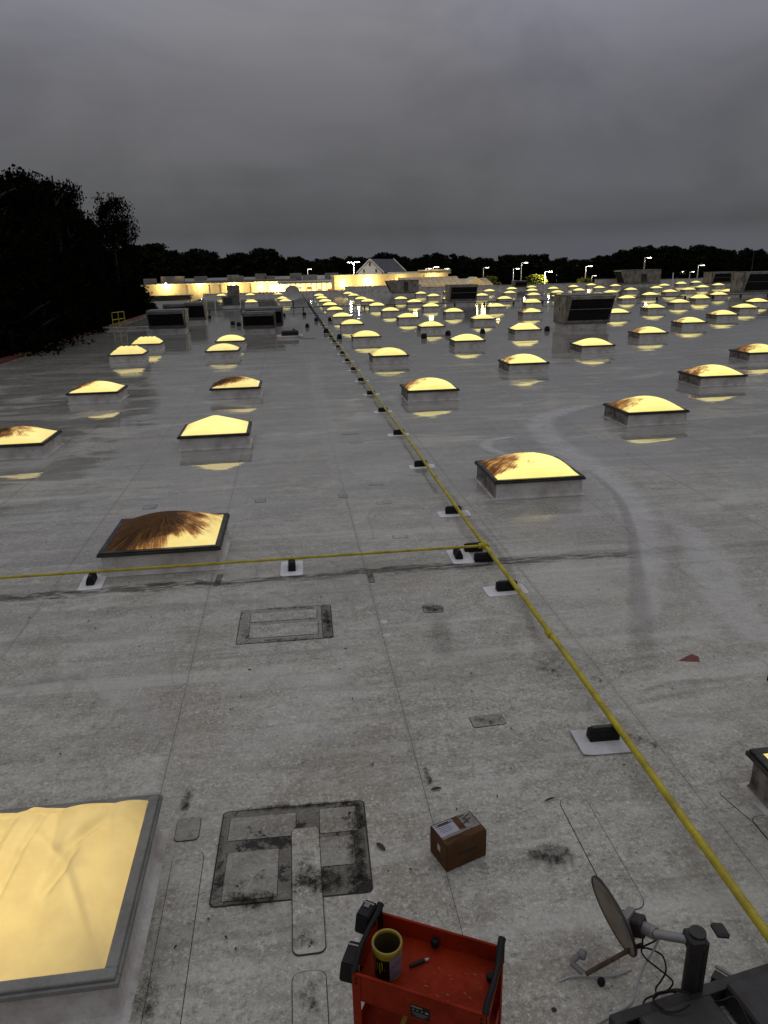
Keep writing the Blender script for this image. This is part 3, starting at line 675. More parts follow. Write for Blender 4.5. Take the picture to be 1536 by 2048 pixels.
# far cross line with its blocks
cp = thing('cross_pipe', 'thin dark pipe crossing the far roof between the skylights', 'pipe', (0, 74.6, .30))
MB().tube([(-11.5, .8, 0), (3, .2, .02), (30, -.4, 0), (62, -1., .02)], .04, 8).build('pipe', 'dark_pipe', cp, True)
for k in range(24):
    x = -10.5+k*3.0; support(x, 74.6+.4-.021*(x+11), rad(90), False, 'dark block under the thin pipe crossing the far roof', 'blocks under the far cross pipe').scale = (1, 1.2, 2.6)
for i, (u, v) in enumerate(((848, 677), (896, 671), (965, 667), (1094, 662), (567.5, 633), (608.6, 631), (632.5, 643), (660, 642), (614.7, 655), (652.4, 666), (679, 678), (558, 656), (419, 637), (478, 652), (466, 650))):
    p = px(u, v); support(p.x, p.y, rng(0, 3), False, 'loose black rubber block standing on the wet roof among the skylights', 'loose rubber blocks').scale = (1.1, 2.2, 2.3)

# ------------------------------------------------------------------ rooftop units
def rtu(x, y, w, d, h, label, rz=0., hood=.6, body='rtu_panel', bar=True, zbase=.32):
    t = thing('rooftop_unit', label, 'air conditioner', (x, y, 0), rz, 'rooftop air units')
    MB().box((0, d/2, zbase/2), (w*.92, d*.94, zbase)).build('base_curb', 'white_tpo', t)
    MB().box((0, d/2, zbase+.04), (w*1.0, d*1.0, .08)).build('base_rail', 'rtu_lid', t, bevel=.01)
    z0, z1 = zbase+.08, h-.06
    MB().box((0, d/2, (z0+z1)/2), (w, d*.99, z1-z0)).build('cabinet', body, t, bevel=.012)
    MB().box((0, d/2, h-.03), (w+.08, d+.08, .06)).build('lid', 'rtu_lid', t, bevel=.01)
    # hood: top plate, two wedge cheeks, leaning screen
    f = -hood; zt, zb = h-.10, z0+.10
    hd_ = MB().box((0, f/2-.01, zt+.02), (w*.96, hood+.04, .05)); 
    for s in (-1, 1):
        xx = s*w*.47
        hd_.add([(xx-.02, -.002, zt), (xx-.02, f, zt), (xx-.02, -.06, zb), (xx-.02, -.002, zb), (xx+.02, -.002, zt), (xx+.02, f, zt), (xx+.02, -.06, zb), (xx+.02, -.002, zb)],
                [(0, 1, 2, 3), (7, 6, 5, 4), (0, 4, 5, 1), (1, 5, 6, 2), (2, 6, 7, 3), (3, 7, 4, 0)])
    hd_.box((0, f+.0, zt-.06), (w*.92, .05, .14)); 
    ho = hd_.build('hood', body, t)
    n = 9
    for i in range(n):
        a, b = i/n, (i+.75)/n
        ya, yb = f+.03+(-.06-f)*a, f+.03+(-.06-f)*b
        za, zb_ = zt-.12-(zt-.12-zb)*a, zt-.12-(zt-.12-zb)*b
        MB().add([(-w*.44, ya, za), (w*.44, ya, za), (w*.44, yb+.05, zb_), (-w*.44, yb+.05, zb_)], [(0, 1, 2, 3)]).build('louvre_slat', 'filter_black', ho)
    MB().add([(-w*.445, f+.10, zt-.10), (w*.445, f+.10, zt-.10), (w*.445, -.012, zb+.02), (-w*.445, -.012, zb+.02)], [(0, 1, 2, 3)]).build('filter_screen', 'filter_black', ho)
    if bar:
        ym = f+.0+(-.06-f)*.47; zm = zt-.1-(zt-.1-zb)*.47
        MB().box((0, ym-.01, zm), (w*.90, .03, .05)).build('crossbar', 'rtu_lid', ho)
    # access panels on the sides
    for s in (-1, 1):
        for k in range(2):
            MB().box((s*(w/2+.008), d*(.27+.46*k), (z0+z1)/2), (.016, d*.40, (z1-z0)*.88)).build('access_panel', body, t, bevel=.006)
        MB().box((s*(w/2+.025), d*.46, z0+(z1-z0)*.5), (.03, .03, .16)).build('handle', 'rtu_dark', t)
    return t
a, b = px(1136, 663), px(1219, 657)
rtu((a.x+b.x)/2+.1, (a.y+b.y)/2+.55, 2.75, 2.1, 1.98, 'large tan air unit with a black louvred hood, beside the flat topped skylight', hood=.75)
rtu(-8.1, 52.2, 2.45, 1.9, 1.42, 'low grey unit with a wide black hood opening nearest the guard rail', hood=.62, body='rtu_lid', bar=False, zbase=.22)
q = px(356, 608, 1.45); rtu(q.x, q.y, 2.3, 1.9, 1.45, 'low grey hooded unit second from the guard rail', hood=.62, body='rtu_lid', bar=False, zbase=.22)
q = px(389, 605, 1.55); rtu(q.x, q.y, 1.5, 1.9, 1.55, 'small grey hooded unit third from the guard rail', hood=.5, body='rtu_lid', bar=False, zbase=.22)
rtu(-1.9, 49.6, 2.1, 1.9, 1.25, 'low grey hooded unit behind the two smudged skylights', hood=.55, body='rtu_lid', bar=False, zbase=.2)
q = px(527, 616, 1.4); rtu(q.x, q.y, 2.5, 1.9, 1.4, 'low dark hooded unit standing behind the one near the roof hatch', hood=.55, body='rtu_lid', bar=False, zbase=.2)
rtu(18.1, 77.6, 2.9, 2.2, 1.95, 'tan unit with a black louvred hood in front of the tan shed roofs', hood=.6)
rtu(15.0, 110., 2.2, 3.9, 2.1, 'tan unit with a side hood and dark door before the yellow wall', rad(-90), hood=.8, bar=False)
dk = thing('unit_door', 'dark access door on the tan unit before the yellow wall', 'door', (0, 0, 0)) if False else None
rtu(55.8, 123.0, 2.8, 6.2, 2.55, 'long spotted grey unit on the far roof with a side hood', rad(-90), hood=.9, bar=False)
q = px(995, 575); rtu(q.x, 121., 2.0, 1.8, 1.35, 'small black hooded unit at the end of the tan shed roofs', hood=.5, body='rtu_dark', bar=False)
q = pxd(1448, 556, 112.); rtu(q.x, 112., 4.0, 2.5, 2.0, 'tan louvred unit behind the largest unit at the far right', hood=.7)
rtu(51.2, 77.6, 4.4, 2.4, 2.45, 'largest brown louvred unit at the far right of the roof', hood=.9)
for o in list(C.objects):
    if o.name.startswith('rooftop_unit') and o['label'].startswith(('tan unit with a side', 'long spotted')):
        w_ = 2.2 if 'tan' in o['label'] else 2.8; d_ = 3.9 if 'tan' in o['label'] else 6.2
        MB().box((w_/2+.02, d_*.52, 1.2), (.03, d_*.16, 1.3)).build('door', 'window_dark', o)
# stacked exhaust unit
q = px(463, 616); t = thing('exhaust_unit', 'stacked grey exhaust box standing above a wider cabinet', 'air conditioner', (q.x, q.y, 0))
MB().box((0, .8, .12), (1.9, 1.6, .24)).build('base_curb', 'white_tpo', t)
MB().box((0, .8, .72), (1.9, 1.5, .95)).build('cabinet', 'rtu_lid', t, bevel=.02)
MB().box((.32, .8, 1.78), (1.28, 1.2, 1.16)).build('fan_box', 'rtu_lid', t, bevel=.02)
for i in range(3): MB().box((.32-.42+.42*i, .185, 1.78), (.36, .03, 1.0)).build('panel', 'rtu_panel', t, bevel=.006)
MB().box((-.3, .03, .72), (.9, .04, .7)).build('access_panel', 'rtu_dark', t, bevel=.006)
# pipes and stand vents
q = px(433, 640); vp = thing('vent_pipe', 'tall thin white vent pipe standing alone on the roof', 'pipe', (q.x, q.y, 0))
MB().tube([(0, 0, 0), (0, 0, 1.65)], .045, 10).build('pipe', 'pad_white', vp, True); MB().lathe([(.14, .0), (.13, .02), (.06, .12), (.05, .2)], 14).build('boot', 'white_tpo', vp, True)
q = px(1330, 572); vp = thing('vent_pipe', 'thin white standpipe beside the long spotted unit', 'pipe', (q.x+1.2, q.y, 0))
MB().tube([(0, 0, 0), (0, 0, 2.0)], .09, 10).build('pipe', 'pad_white', vp, True); MB().lathe([(.2, .0), (.18, .02), (.1, .15)], 14).build('boot', 'white_tpo', vp, True)
# roof hatch on curb
q = px(580, 676); t = thing('roof_hatch', 'dark lidded roof hatch on a white curb by the red stain', 'hatch', (q.x, q.y, 0))
MB().box((0, .55, .06), (1.5, 1.1, .12)).build('curb', 'white_tpo', t, bevel=.02); MB().box((.02, .55, .26), (.98, .9, .27)).build('lid', 'dark_steel', t, bevel=.02)
MB().box((0.02, .09, .25), (.9, .02, .05)).build('handle', 'black_plastic', t); MB().lathe([(.09, .395), (.08, .46), (.0, .48)], 10, Matrix.Translation((.25, .5, 0))).build('knob', 'black_plastic', t)

# far round dish on a pole
q = px(587, 617); t = thing('satellite_dish', 'big round grey satellite dish on a pole behind the low units', 'satellite dish', (q.x, q.y, 0))
Mx = Matrix.Translation((-.02, -.1, 1.52)) @ Matrix.Rotation(rad(78), 4, 'X')
prof = [(r*.075, (r*.075)**2*.30) for r in range(11)]
MB().lathe(prof+[(.75, .165), (.76, .18), (.74, .19)]+[(r*.074, .02+(r*.074)**2*.30) for r in range(10, -1, -1)], 32, Mx).build('reflector', 'dish_grey', t, True)
MB().tube([(0, .1, 0), (0, .1, 1.5)], .06, 10).build('pole', 'dark_steel', t, True)
MB().box((0, .05, 1.5), (.25, .2, .35)).build('bracket', 'dark_steel', t, bevel=.02)
MB().tube([(-.5, -.25, 1.75), (-.78, -.5, 1.95)], .02, 6).build('feed_arm', 'dark_steel', t)
MB().lathe([(.0, 0), (.3, .0), (.28, .08), (.1, .12)], 12).build('foot', 'galv', t)

# ------------------------------------------------------------------ near things
# cardboard carton
B0, B1, B2 = px(893.2, 1745.7), px(973, 1710.9), px(857.4, 1704.4)
ex = (B1-B0).normalized(); BL, BWd, BH = .309, .212, .205
ang = math.atan2(ex.y, ex.x)
t = thing('cardboard_box', 'brown cardboard carton with a white shipping label and handwriting on top', 'box', (B0.x, B0.y, 0), ang)
cb = MB().box((BL/2, BWd/2, BH/2), (BL, BWd, BH))
bo = cb.build('carton', 'cardboard', t, bevel=.006, seg=2)
MB().box((BL/2, BWd*.27, BH+.0016), (BL*.985, BWd*.44, .003)).build('flap', 'cardboard', t, bevel=.001)
MB().box((BL/2, BWd*.75, BH+.0016), (BL*.985, BWd*.46, .003)).build('flap', 'cardboard', t, bevel=.001)
lbm = MB().box((.082, BWd*.66, BH+.0042), (.145, .118, .0012)).build('shipping_label', 'paper_white', t)
MB().box((.085, BWd*.66+.040, BH+.0052), (.120, .022, .0008)).build('printed_band', 'ink_faded', lbm)
for k, xx in enumerate((.035, .132)): MB().box((xx, BWd*.66+.040, BH+.0060), (.012, .010, .0006)).build('mark', 'paper_white', lbm)
for k in range(4): MB().box((.075, BWd*.66+.015-.014*k, BH+.0052), (.09-.02*(k % 2), .0022, .0006)).build('printed_line', 'ink_faded', lbm)
def wav(x0, x1, y0, y1, z, n=8, amp=.002):
    m = MB(); vs = []; fs = []
    for j in range(n+1):
        for i in range(n+1):
            vs.append((x0+(x1-x0)*i/n, y0+(y1-y0)*j/n, z+rng(0, amp)))
    for j in range(n):
        for i in range(n): fs.append((j*(n+1)+i, j*(n+1)+i+1, (j+1)*(n+1)+i+1, (j+1)*(n+1)+i))
    return m.add(vs, fs)
tp = wav(.200, .296, .060, .205, BH+.0036, 8, .005).build('tape', 'clear_tape', t)
wav(.01, .20, .058, .082, BH+.0036, 8, .004).build('tape', 'clear_tape', t)
for k in range(7): MB().box((.215+rng(0, .06), .12+.011*k, BH+.0095), (rng(.02, .05), .006, .0006)).build('smudge', 'ink_faded', tp)
# handwriting on the near flap, scribbled strokes
def scribble(x0, y0, L, h, z, n):
    m = MB(); p = []
    for i in range(n):
        a = i/(n-1); p.append((x0+L*a+rng(-.002, .002), y0+h*(math.sin(i*2.3)*.5+rng(-.2, .2))-.012*a*0, z))
    return m.tube(p, .0013, 4)
scribble(.02, .041, .135, .016, BH+.0042, 26).build('handwriting', 'ink', t)
scribble(.055, .019, .12, .014, BH+.0042, 24).build('handwriting', 'ink', t)
def text(body, size, mat, parent, M, name='lettering', depth=.0006):
    cu = bpy.data.curves.new(name, 'FONT'); cu.body = body; cu.size = size; cu.extrude = depth
    ob = bpy.data.objects.new('tmp_text', cu); C.objects.link(ob)
    me = bpy.data.meshes.new_from_object(ob.evaluated_get(bpy.context.evaluated_depsgraph_get()))
    bpy.data.objects.remove(ob); me.materials.clear(); me.materials.append(MATS[mat])
    o = link(name, me, parent); o.matrix_local = M; return o
MF = Matrix.Translation((.110, -.0012, .098)) @ Matrix.Rotation(rad(90), 4, 'X')
text('AMERIOE', .030, 'ink', t, MF, 'printed_name')
MB().add([(.083, -.0015, .094), (.106, -.0015, .094), (.0945, -.0015, .112)], [(0, 1, 2)]).box((.0945, -.0008, .120), (.006, .0012, .016)).build('printed_mark', 'ink', t)
for k in range(3): MB().box((.165-.01*k, -.0008, .078-.014*k), (.10-.02*k, .0012, .004)).build('printed_line', 'ink_faded', t)
MB().box((-.0008, .095, .125), (.0016, .034, .045)).build('sticker', 'white_plastic', t)
for k in range(2): MB().box((-.0006, .15-.10*k, .145-.07*k), (.0012, .022, .03)).build('printed_mark', 'ink_faded', t)
MB().box((-.0005, .105, .11), (.001, .06, .19)).build('tape', 'clear_tape', t) if False else None

# red service cart
CH = .78
c0, c1, c2, c3 = px(763, 1828, CH), px(1009, 1897.6, CH), px(701.5, 1941, CH), px(968, 2027.5, CH)
ctr = (c0+c1+c2+c3)/4; ax = ((c1-c0)+(c3-c2)).normalized()
L, Wc = ((c1-c0).length+(c3-c2).length)/2, ((c2-c0).length+(c3-c1).length)/2
cart = thing('service_cart', 'red steel service cart with black handles and spattered tray', 'cart', (ctr.x, ctr.y, 0), math.atan2(ax.y, ax.x))
def tray(z, dep, th=.004, top=True):
    m = MB(); m.box((0, 0, z-dep), (L, Wc, th))
    m.box((0, Wc/2, z-dep/2), (L, th, dep)); m.box((0, -Wc/2, z-dep/2), (L, th, dep))
    m.box((-L/2, 0, z-dep/2), (th, Wc, dep)); m.box((L/2, 0, z-dep/2), (th, Wc, dep))
    m.box((0, Wc/2+.004, z), (L+.008, .012, .006)); m.box((0, -Wc/2-.004, z), (L+.008, .012, .006))
    return m
tr = tray(CH, .095).build('top_tray', 'red_paint', cart, bevel=.0015)
MB().box((0, -Wc/2-.0045, CH-.078), (L*.97, .004, .15)).build('apron', 'red_paint', cart, bevel=.001)
tray(.18, .08).build('lower_tray', 'red_paint', cart, bevel=.0015)
tray(.46, .07).build('middle_tray', 'red_paint', cart, bevel=.0015)
for sx in (-1, 1):
    for sy in (-1, 1):
        x, y = sx*(L/2+.001), sy*(Wc/2+.001)
        lg = MB().box((x-sx*.018, y+sy*.0085, .42), (.036, .003, .71)).box((x+sx*.004, y-sy*.018+sy*.004, .42), (.003, .036, .71)).build('leg', 'red_paint', cart)
        for z in (CH-.02, CH-.045): MB().lathe([(.0, .004), (.006, .003), (.007, 0)], 8, Matrix.Translation((x-sx*.018, y+sy*.0125, z)) @ Matrix.Rotation(rad(90*sy), 4, 'X') @ Matrix.Rotation(math.pi if sy > 0 else math.pi, 4, 'X')).build('bolt', 'black_plastic', lg)
        cs = MB().lathe([(.012, -.012), (.035, -.012), (.035, .012), (.012, .012)], 16, Matrix.Translation((x, y, .036)) @ Matrix.Rotation(rad(90), 4, 'Y')).build('caster_wheel', 'black_plastic', cart, True)
        MB().box((x, y, .066), (.045, .03, .012)).build('fork', 'dark_steel', cs)
for sx in (-1, 1):
    x = sx*(L/2-.004)
    hp = [(x, -Wc/2-.005, CH+.002), (x, -Wc/2+.03, CH+.022), (x+sx*.008, -Wc*.15, CH+.03), (x+sx*.008, Wc*.15, CH+.03), (x, Wc/2-.03, CH+.036), (x, Wc/2+.012, CH+.045)]
    h_ = MB().tube(hp, [.012, .014, .013, .013, .016, .018], 10).build('handle', 'black_plastic', cart, True)
    MB().tube([(x, Wc/2-.01, CH-.07), (x, Wc/2-.01, CH+.05)], .017, 10).build('handle_end', 'black_plastic', h_, True)
    MB().tube([(x, -Wc/2+.012, CH-.02), (x, -Wc/2+.012, CH+.012)], .014, 10).build('handle_end', 'black_plastic', h_, True)
for sx in (-.02, .455):                                             # round magnets / knobs inside the tray
    MB().lathe([(.0, .03), (.016, .03), (.02, .024), (.02, .0)], 14, Matrix.Translation((sx*L, Wc/2-.022-(.09 if sx > .3 else 0), CH-.07))).build('knob', 'black_plastic', tr, True)
# paint drips in the tray
for k in range(26):
    x, y = rng(-.05, .46)*L, rng(-.46, .25)*Wc; l = rng(.003, .022); an = rng(-.9, .5)
    MB().tube([(x, y, CH-.0925), (x+l*math.cos(an)*.6, y+l*math.sin(an)*.6+.002, CH-.0923), (x+l*math.cos(an), y+l*math.sin(an), CH-.0925)], rng(.0008, .0022), 5).build('paint_drip', 'dish_tan' if k % 3 else 'bucket_yellow', tr)
lb = MB().box((.02*L, -Wc/2-.0075, CH-.105), (.088, .002, .068)).build('black_sticker', 'black_plastic', cart)
for k, s_ in enumerate(('4', '2', '4', '88')):
    text(s_, .014, 'white_plastic', lb, Matrix.Translation((.02*L-.034+.019*k, -Wc/2-.0088, CH-.100)) @ Matrix.Rotation(rad(90), 4, 'X'), 'lettering', .0002)
for k in range(3): MB().box((.02*L, -Wc/2-.0088, CH-.112-.008*k), (.07-.015*k, .0006, .0022)).build('printed_line', 'grey_plastic', lb)
MB().box((.02*L-.015, -Wc/2-.0088, CH-.078), (.05, .0006, .007)).build('printed_line', 'grey_plastic', lb)
# yellow strap on a lower tray
MB().box((-.16*L, -Wc*.1, .465), (.02, Wc*.8, .01)).build('yellow_strip', 'bucket_yellow', cart)

def oncart(x, y, z): return cart.matrix_basis @ Vector((x, y, z))
cart_M = Matrix.Translation((ctr.x, ctr.y, 0)) @ Matrix.Rotation(math.atan2(ax.y, ax.x), 4, 'Z')
def oncart(x, y, z): return cart_M @ Vector((x, y, z))
# yellow pail with taped paper
bp = px(776, 1884, CH+.075); lp = oncart(0, 0, 0)
bx = bp.x-.004; by = bp.y
pail = thing('pail', 'open yellow paint pail with a taped paper label, standing in the red cart', 'bucket', (bx, by, CH-.0925))
PH, PR = .165, .066
MB().lathe([(0., .001), (PR*.90, .001), (PR*.905, .01), (PR, PH), (PR*.955, PH), (PR*.86, .012), (0, .012)], 36).build('wall', 'bucket_yellow', pail, True)
MB().lathe([(PR*.955, PH-.012), (PR*1.05, PH-.012), (PR*1.07, PH), (PR*1.03, PH+.007), (PR*.90, PH+.006), (PR*.88, PH-.004)], 36).build('rim', 'bucket_yellow', pail, True)
MB().lathe([(PR*.862, .02), (PR*.935, PH-.012)], 36).build('lining', 'bucket_inside', pail, True)
def wrap(a0, a1, z0, z1, off, n=14):
    m = MB(); vs = []; fs = []
    for k in range(n+1):
        a = rad(a0+(a1-a0)*k/n)
        for z in (z0, z1):
            r = PR*(.905+.095*(z/PH))+off; vs.append((r*math.cos(a), r*math.sin(a), z))
    for k in range(n): fs.append((2*k, 2*k+2, 2*k+3, 2*k+1))
    return m.add(vs, fs)
wrap(-88, 12, .010, PH-.018, .0012).build('paper_label', 'bucket_paper', pail)
wrap(-170, -90, .006, PH-.035, .0010).build('dark_label', 'black_plastic', pail)
for k in range(6):
    a0 = -165+11*k; wrap(a0, a0+rng(2, 5), .03+rng(0, .05), .075+rng(0, .05), .0018, 3).build('printed_stroke', 'bucket_yellow', pail)
for k in range(5): wrap(-80+rng(0, 8), -8-rng(0, 20), .03+.02*k, .033+.02*k, .0018).build('printed_line', 'ink_faded', pail)
# marker lying behind the pail
q0 = oncart(-.10*L, .12*Wc, CH-.083)
mk = thing('marker', 'black marker pen lying in the cart tray beside the pail', 'pen', q0, math.atan2(ax.y, ax.x)+.75)
MB().tube([(-.045, 0, 0), (.03, 0, 0)], .0085, 10).build('barrel', 'black_plastic', mk, True); MB().tube([(.03, 0, 0), (.045, 0, 0), (.052, 0, 0)], [.0075, .006, .002], 10).build('tip', 'white_plastic', mk, True)
# black tool cases hung on the outside of the left handle
hx = -L/2-.05
for (yy, zz, sz, rot, lab, nm) in ((-Wc*.22, CH-.06, (.075, .14, .105), .06, 'black hanging tool holder with a bright metal edge on the cart handle', 'tool_holder'),
                                   (Wc*.36, CH+.005, (.075, .11, .11), -.1, 'black faceted clip box on the far end of the cart handle', 'clip_box')):
    q0 = oncart(hx, yy, zz); tt = thing(nm, lab, 'tool', q0, math.atan2(ax.y, ax.x)+rot)
    a, b, c = sz
    m = MB(); m.add([(-a/2, -b/2, -c/2), (a/2, -b/2, -c/2), (a/2, b/2, -c/2), (-a/2, b/2, -c/2), (-a/2*.7, -b/2*.9, c/2), (a/2, -b/2*.9, c/2), (a/2, b/2*.9, c/2), (-a/2*.7, b/2*.9, c/2)],
                    [(0, 3, 2, 1), (4, 5, 6, 7), (0, 1, 5, 4), (1, 2, 6, 5), (2, 3, 7, 6), (3, 0, 4, 7)])
    m.build('body', 'black_plastic', tt, bevel=.006, seg=2)
    MB().box((0, b/2*.55, c/2+.002), (a*.8, .008, .003)).build('metal_edge', 'galv', tt)
    MB().tube([(a/2-.005, -b*.2, 0), (a/2+.02, -b*.2, .0), (a/2+.026, -b*.2, .03)], .006, 6).build('hook', 'black_plastic', tt)
    if nm == 'tool_holder': MB().box((a/2+.004, -b*.3, c*.1), (.02, .028, .045)).build('orange_tab', 'orange_bit', tt, bevel=.003)
    else:
        MB().box((.0, b*.12, c/2+.003), (a*.34, .02, .003)).build('print', 'grey_plastic', tt)

# near satellite dish on its mast and ballast tray
DC, DN, DR = px(1224, 1832, .30), Vector((-.95, -.13, -.27)).normalized(), .205
MB0 = px(1376, 2000); MX, MY = MB0.x, MB0.y
dish = thing('dish_antenna', 'small tan satellite dish tipped over on a rusty arm and grey mast', 'satellite dish', (MX, MY, 0))
inv = Matrix.Translation((-MX, -MY, 0))
zax = DN; xax = Vector((0, 0, 1)).cross(zax).normalized(); yax = zax.cross(xax)
MD = Matrix((xax, yax, zax)).transposed().to_4x4(); MD.translation = DC
MDl = inv @ MD
prof = [(DR*k/10, .22*(DR*k/10)**2/DR-.05) for k in range(11)]
MB().lathe(prof+[(DR+.006, prof[-1][1]), (DR+.006, prof[-1][1]-.008)]+[(r, z-.004) for r, z in prof[::-1]], 44, MDl).build('reflector', 'dish_tan', dish, True)
MB().lathe([(DR-.002, prof[-1][1]+.003), (DR+.008, prof[-1][1]+.003), (DR+.008, prof[-1][1]-.010), (DR-.002, prof[-1][1]-.010)], 44, MDl).build('rim', 'dark_steel', dish, True)
def DL(x, y, z): return tuple(MDl @ Vector((x, y, z)))
mast_top = Vector((0, 0, .52))
OFF = Vector((-MX, -MY, 0))
def Q(u, v, h): return px(u, v, h)+OFF
def orient(a, b):
    z = (b-a).normalized(); x = z.cross(Vector((0, 0, 1))).normalized(); m = Matrix((x, z.cross(x), z)).transposed().to_4x4(); m.translation = (a+b)/2; return m
k0, k1, k2, k3 = Q(1256, 1846, .31), Q(1284, 1853, .34), Q(1312, 1868, .375), Vector((-.02, 0, .415))
MB().box((0, 0, 0), (.10, .14, .045), orient(k0, k0.lerp(k1, .4))).build('back_bracket', 'galv', dish, bevel=.006)
MB().box((0, 0, 0), (.085, .10, .085), orient(k0.lerp(k1, .4), k1)).build('clamp', 'dark_steel', dish, bevel=.01)
MB().tube([k0.lerp(k1, .7), k1, k2.lerp(k1, .15), k2], [.026, .034, .034, .030], 12).build('elbow', 'galv', dish, True)
MB().tube([k2.lerp(k3, -.05), k3], .024, 12).build('arm', 'galv', dish, True)
MB().tube([(0, 0, .02), (0, 0, .47)], .042, 14).build('mast', 'dark_steel', dish, True)
MB().box((-.015, 0, .415), (.085, .10, .08)).build('mast_clamp', 'dark_steel', dish, bevel=.012)
MB().box((0.005, .0, .472), (.075, .085, .035), Matrix.Rotation(.25, 4, 'Y')).build('mast_cap', 'dark_steel', dish, bevel=.012)
MB().box((.04, .0, .24), (.03, .07, .36)).build('stiffener', 'dark_steel', dish, bevel=.006)
lnb = px(1172, 1948, .09)+Vector((-MX, -MY, 0)); arm0 = Vector(DL(0, -DR*.85, -.03))
arm0 = px(1266, 1896, .16)+Vector((-MX, -MY, 0))
MB().tube([px(1284, 1890, .20)+Vector((-MX, -MY, 0)), arm0, lnb], .0125, 8).build('feed_arm', 'rusty', dish, True)
for (ua, va, ha, ub, vb, hb) in ((1166, 1946, .09, 1142, 1925, .12), (1142, 1925, .12, 1160, 1908, .15)):
    MB().tube([px(ua, va, ha)+Vector((-MX, -MY, 0)), px(ub, vb, hb)+Vector((-MX, -MY, 0))], .016, 10).build('feed_bracket', 'grey_plastic', dish, True)
pa, pb = px(1157, 1906, .15)+Vector((-MX, -MY, 0)), px(1172, 1912, .15)+Vector((-MX, -MY, 0))
MB().tube([pa, pa.lerp(pb, .2), pa.lerp(pb, .8), pb], [.02, .027, .027, .02], 12).build('feed_head', 'grey_plastic', dish, True)
# ballast tray under the mast
by_ = thing('ballast_tray', 'dark steel ballast tray weighed down with blocks at the mast foot', 'tray', (1.98, 2.36, 0), rad(9))
for (cx, cy, sx, sy) in ((0, .27, 1.1, .06), (0, -.27, 1.1, .06), (-.52, 0, .06, .48), (.52, 0, .06, .48)):
    MB().box((cx, cy, .05), (sx, sy, .09)).box((cx, cy, .004), (sx+.03, sy+.03, .006)).build('angle_frame', 'dark_steel', by_, bevel=.003)
for (cx, cy, w_) in ((-.24, .02, .42), (.26, .04, .36)):
    MB().box((cx, cy, .085), (w_, .38, .15)).build('ballast_block', 'dark_steel', by_, bevel=.012)
g0, g1 = px(1425, 1952, .05), px(1560, 2035, .05)
Mi = (Matrix.Translation((1.98, 2.36, 0)) @ Matrix.Rotation(rad(9), 4, 'Z')).inverted()
MB().box((0, 0, 0), (.06, .05, (g1-g0).length), orient(Mi @ g0, Mi @ g1)).build('brace', 'dark_steel', by_, bevel=.004)
MB().box((0, 0, 0), (.02, .012, (g1-g0).length), orient(Mi @ (g0+Vector((.03, .03, .03))), Mi @ (g1+Vector((.03, .03, .03))))).build('brace_edge', 'galv', by_, bevel=.002)
# black coax coil and white cable
def P3(l): return [px(u, v, h) for u, v, h in l]
def smoothpath(pts, n=8):
    out = []; P = [pts[0]]+pts+[pts[-1]]
    for i in range(1, len(P)-2):
        for k in range(n):
            s = k/n; a, b, c, d = P[i-1], P[i], P[i+1], P[i+2]
            out.append(.5*((2*b)+(c-a)*s+(2*a-5*b+4*c-d)*s*s+(3*b-a-3*c+d)*s**3))
    out.append(P[-2]); return out
coax = P3([(1285, 1894, .22), (1287, 1870, .26), (1300, 1853, .30), (1317, 1862, .29), (1312, 1880, .26), (1284, 1896, .22), (1290, 1915, .18), (1320, 1940, .12), (1345, 1962, .08), (1338, 1978, .06), (1318, 1988, .05), (1290, 2000, .05), (1284, 2030, .05), (1282, 2060, .03)])
tag(MB().tube(smoothpath(coax), .0048, 6).build('coax_cable', 'black_plastic', smooth=True), 'black coax cable looping down from the dish arm', 'cable')
coax2 = P3([(1284, 1896, .22), (1300, 1898, .20), (1325, 1912, .16), (1332, 1940, .12), (1322, 1962, .08), (1312, 1976, .05), (1316, 1988, .04), (1345, 1984, .06), (1372, 1996, .06), (1385, 2010, .05), (1440, 2002, .18), (1465, 1994, .18), (1480, 2010, .18), (1500, 2050, .17)])
tag(MB().tube(smoothpath(coax2), .0048, 6).build('coax_cable', 'black_plastic', smooth=True), 'black coax cable twisting past the mast over the ballast tray', 'cable')
coil = [px(1345, 2000, .02+.008*k*.5)+Vector((.10*math.cos(k*.42), .055*math.sin(k*.42), .01*math.sin(k*.9))) for k in range(44)]
tag(MB().tube(smoothpath([Vector(c) for c in coil], 3), .005, 6).build('cable_coil', 'black_plastic', smooth=True), 'black coiled cable bundle lying at the mast foot', 'cable')
wh = P3([(1318, 1878, .27), (1305, 1905, .2), (1290, 1930, .14), (1276, 1965, .06), (1266, 2000, .01), (1250, 2016, .008), (1225, 2030, .008), (1195, 2046, .008)])
tag(MB().tube(smoothpath(wh), .0065, 6).build('white_cable', 'white_plastic', smooth=True), 'white cable hanging from the dish elbow to the roof', 'cable')
wh2 = P3([(1120, 1962, .008), (1140, 1954, .008), (1170, 1952, .012), (1205, 1953, .012), (1240, 1948, .008), (1262, 1938, .008)])
tag(MB().tube(smoothpath(wh2), .0055, 6).build('white_cable', 'white_plastic', smooth=True), 'short white cable lying on the roof under the feed arm', 'cable')
q = px(1202, 1970); bm_ = MB().lathe([(0, .0), (.012, .001), (.020, .012), (.022, .024), (.018, .038), (.0, .044)], 16).build('rubber_plug', 'black_plastic', smooth=True)
bm_.location = q; tag(bm_, 'small round black plug lying by the short white cable', 'plug')

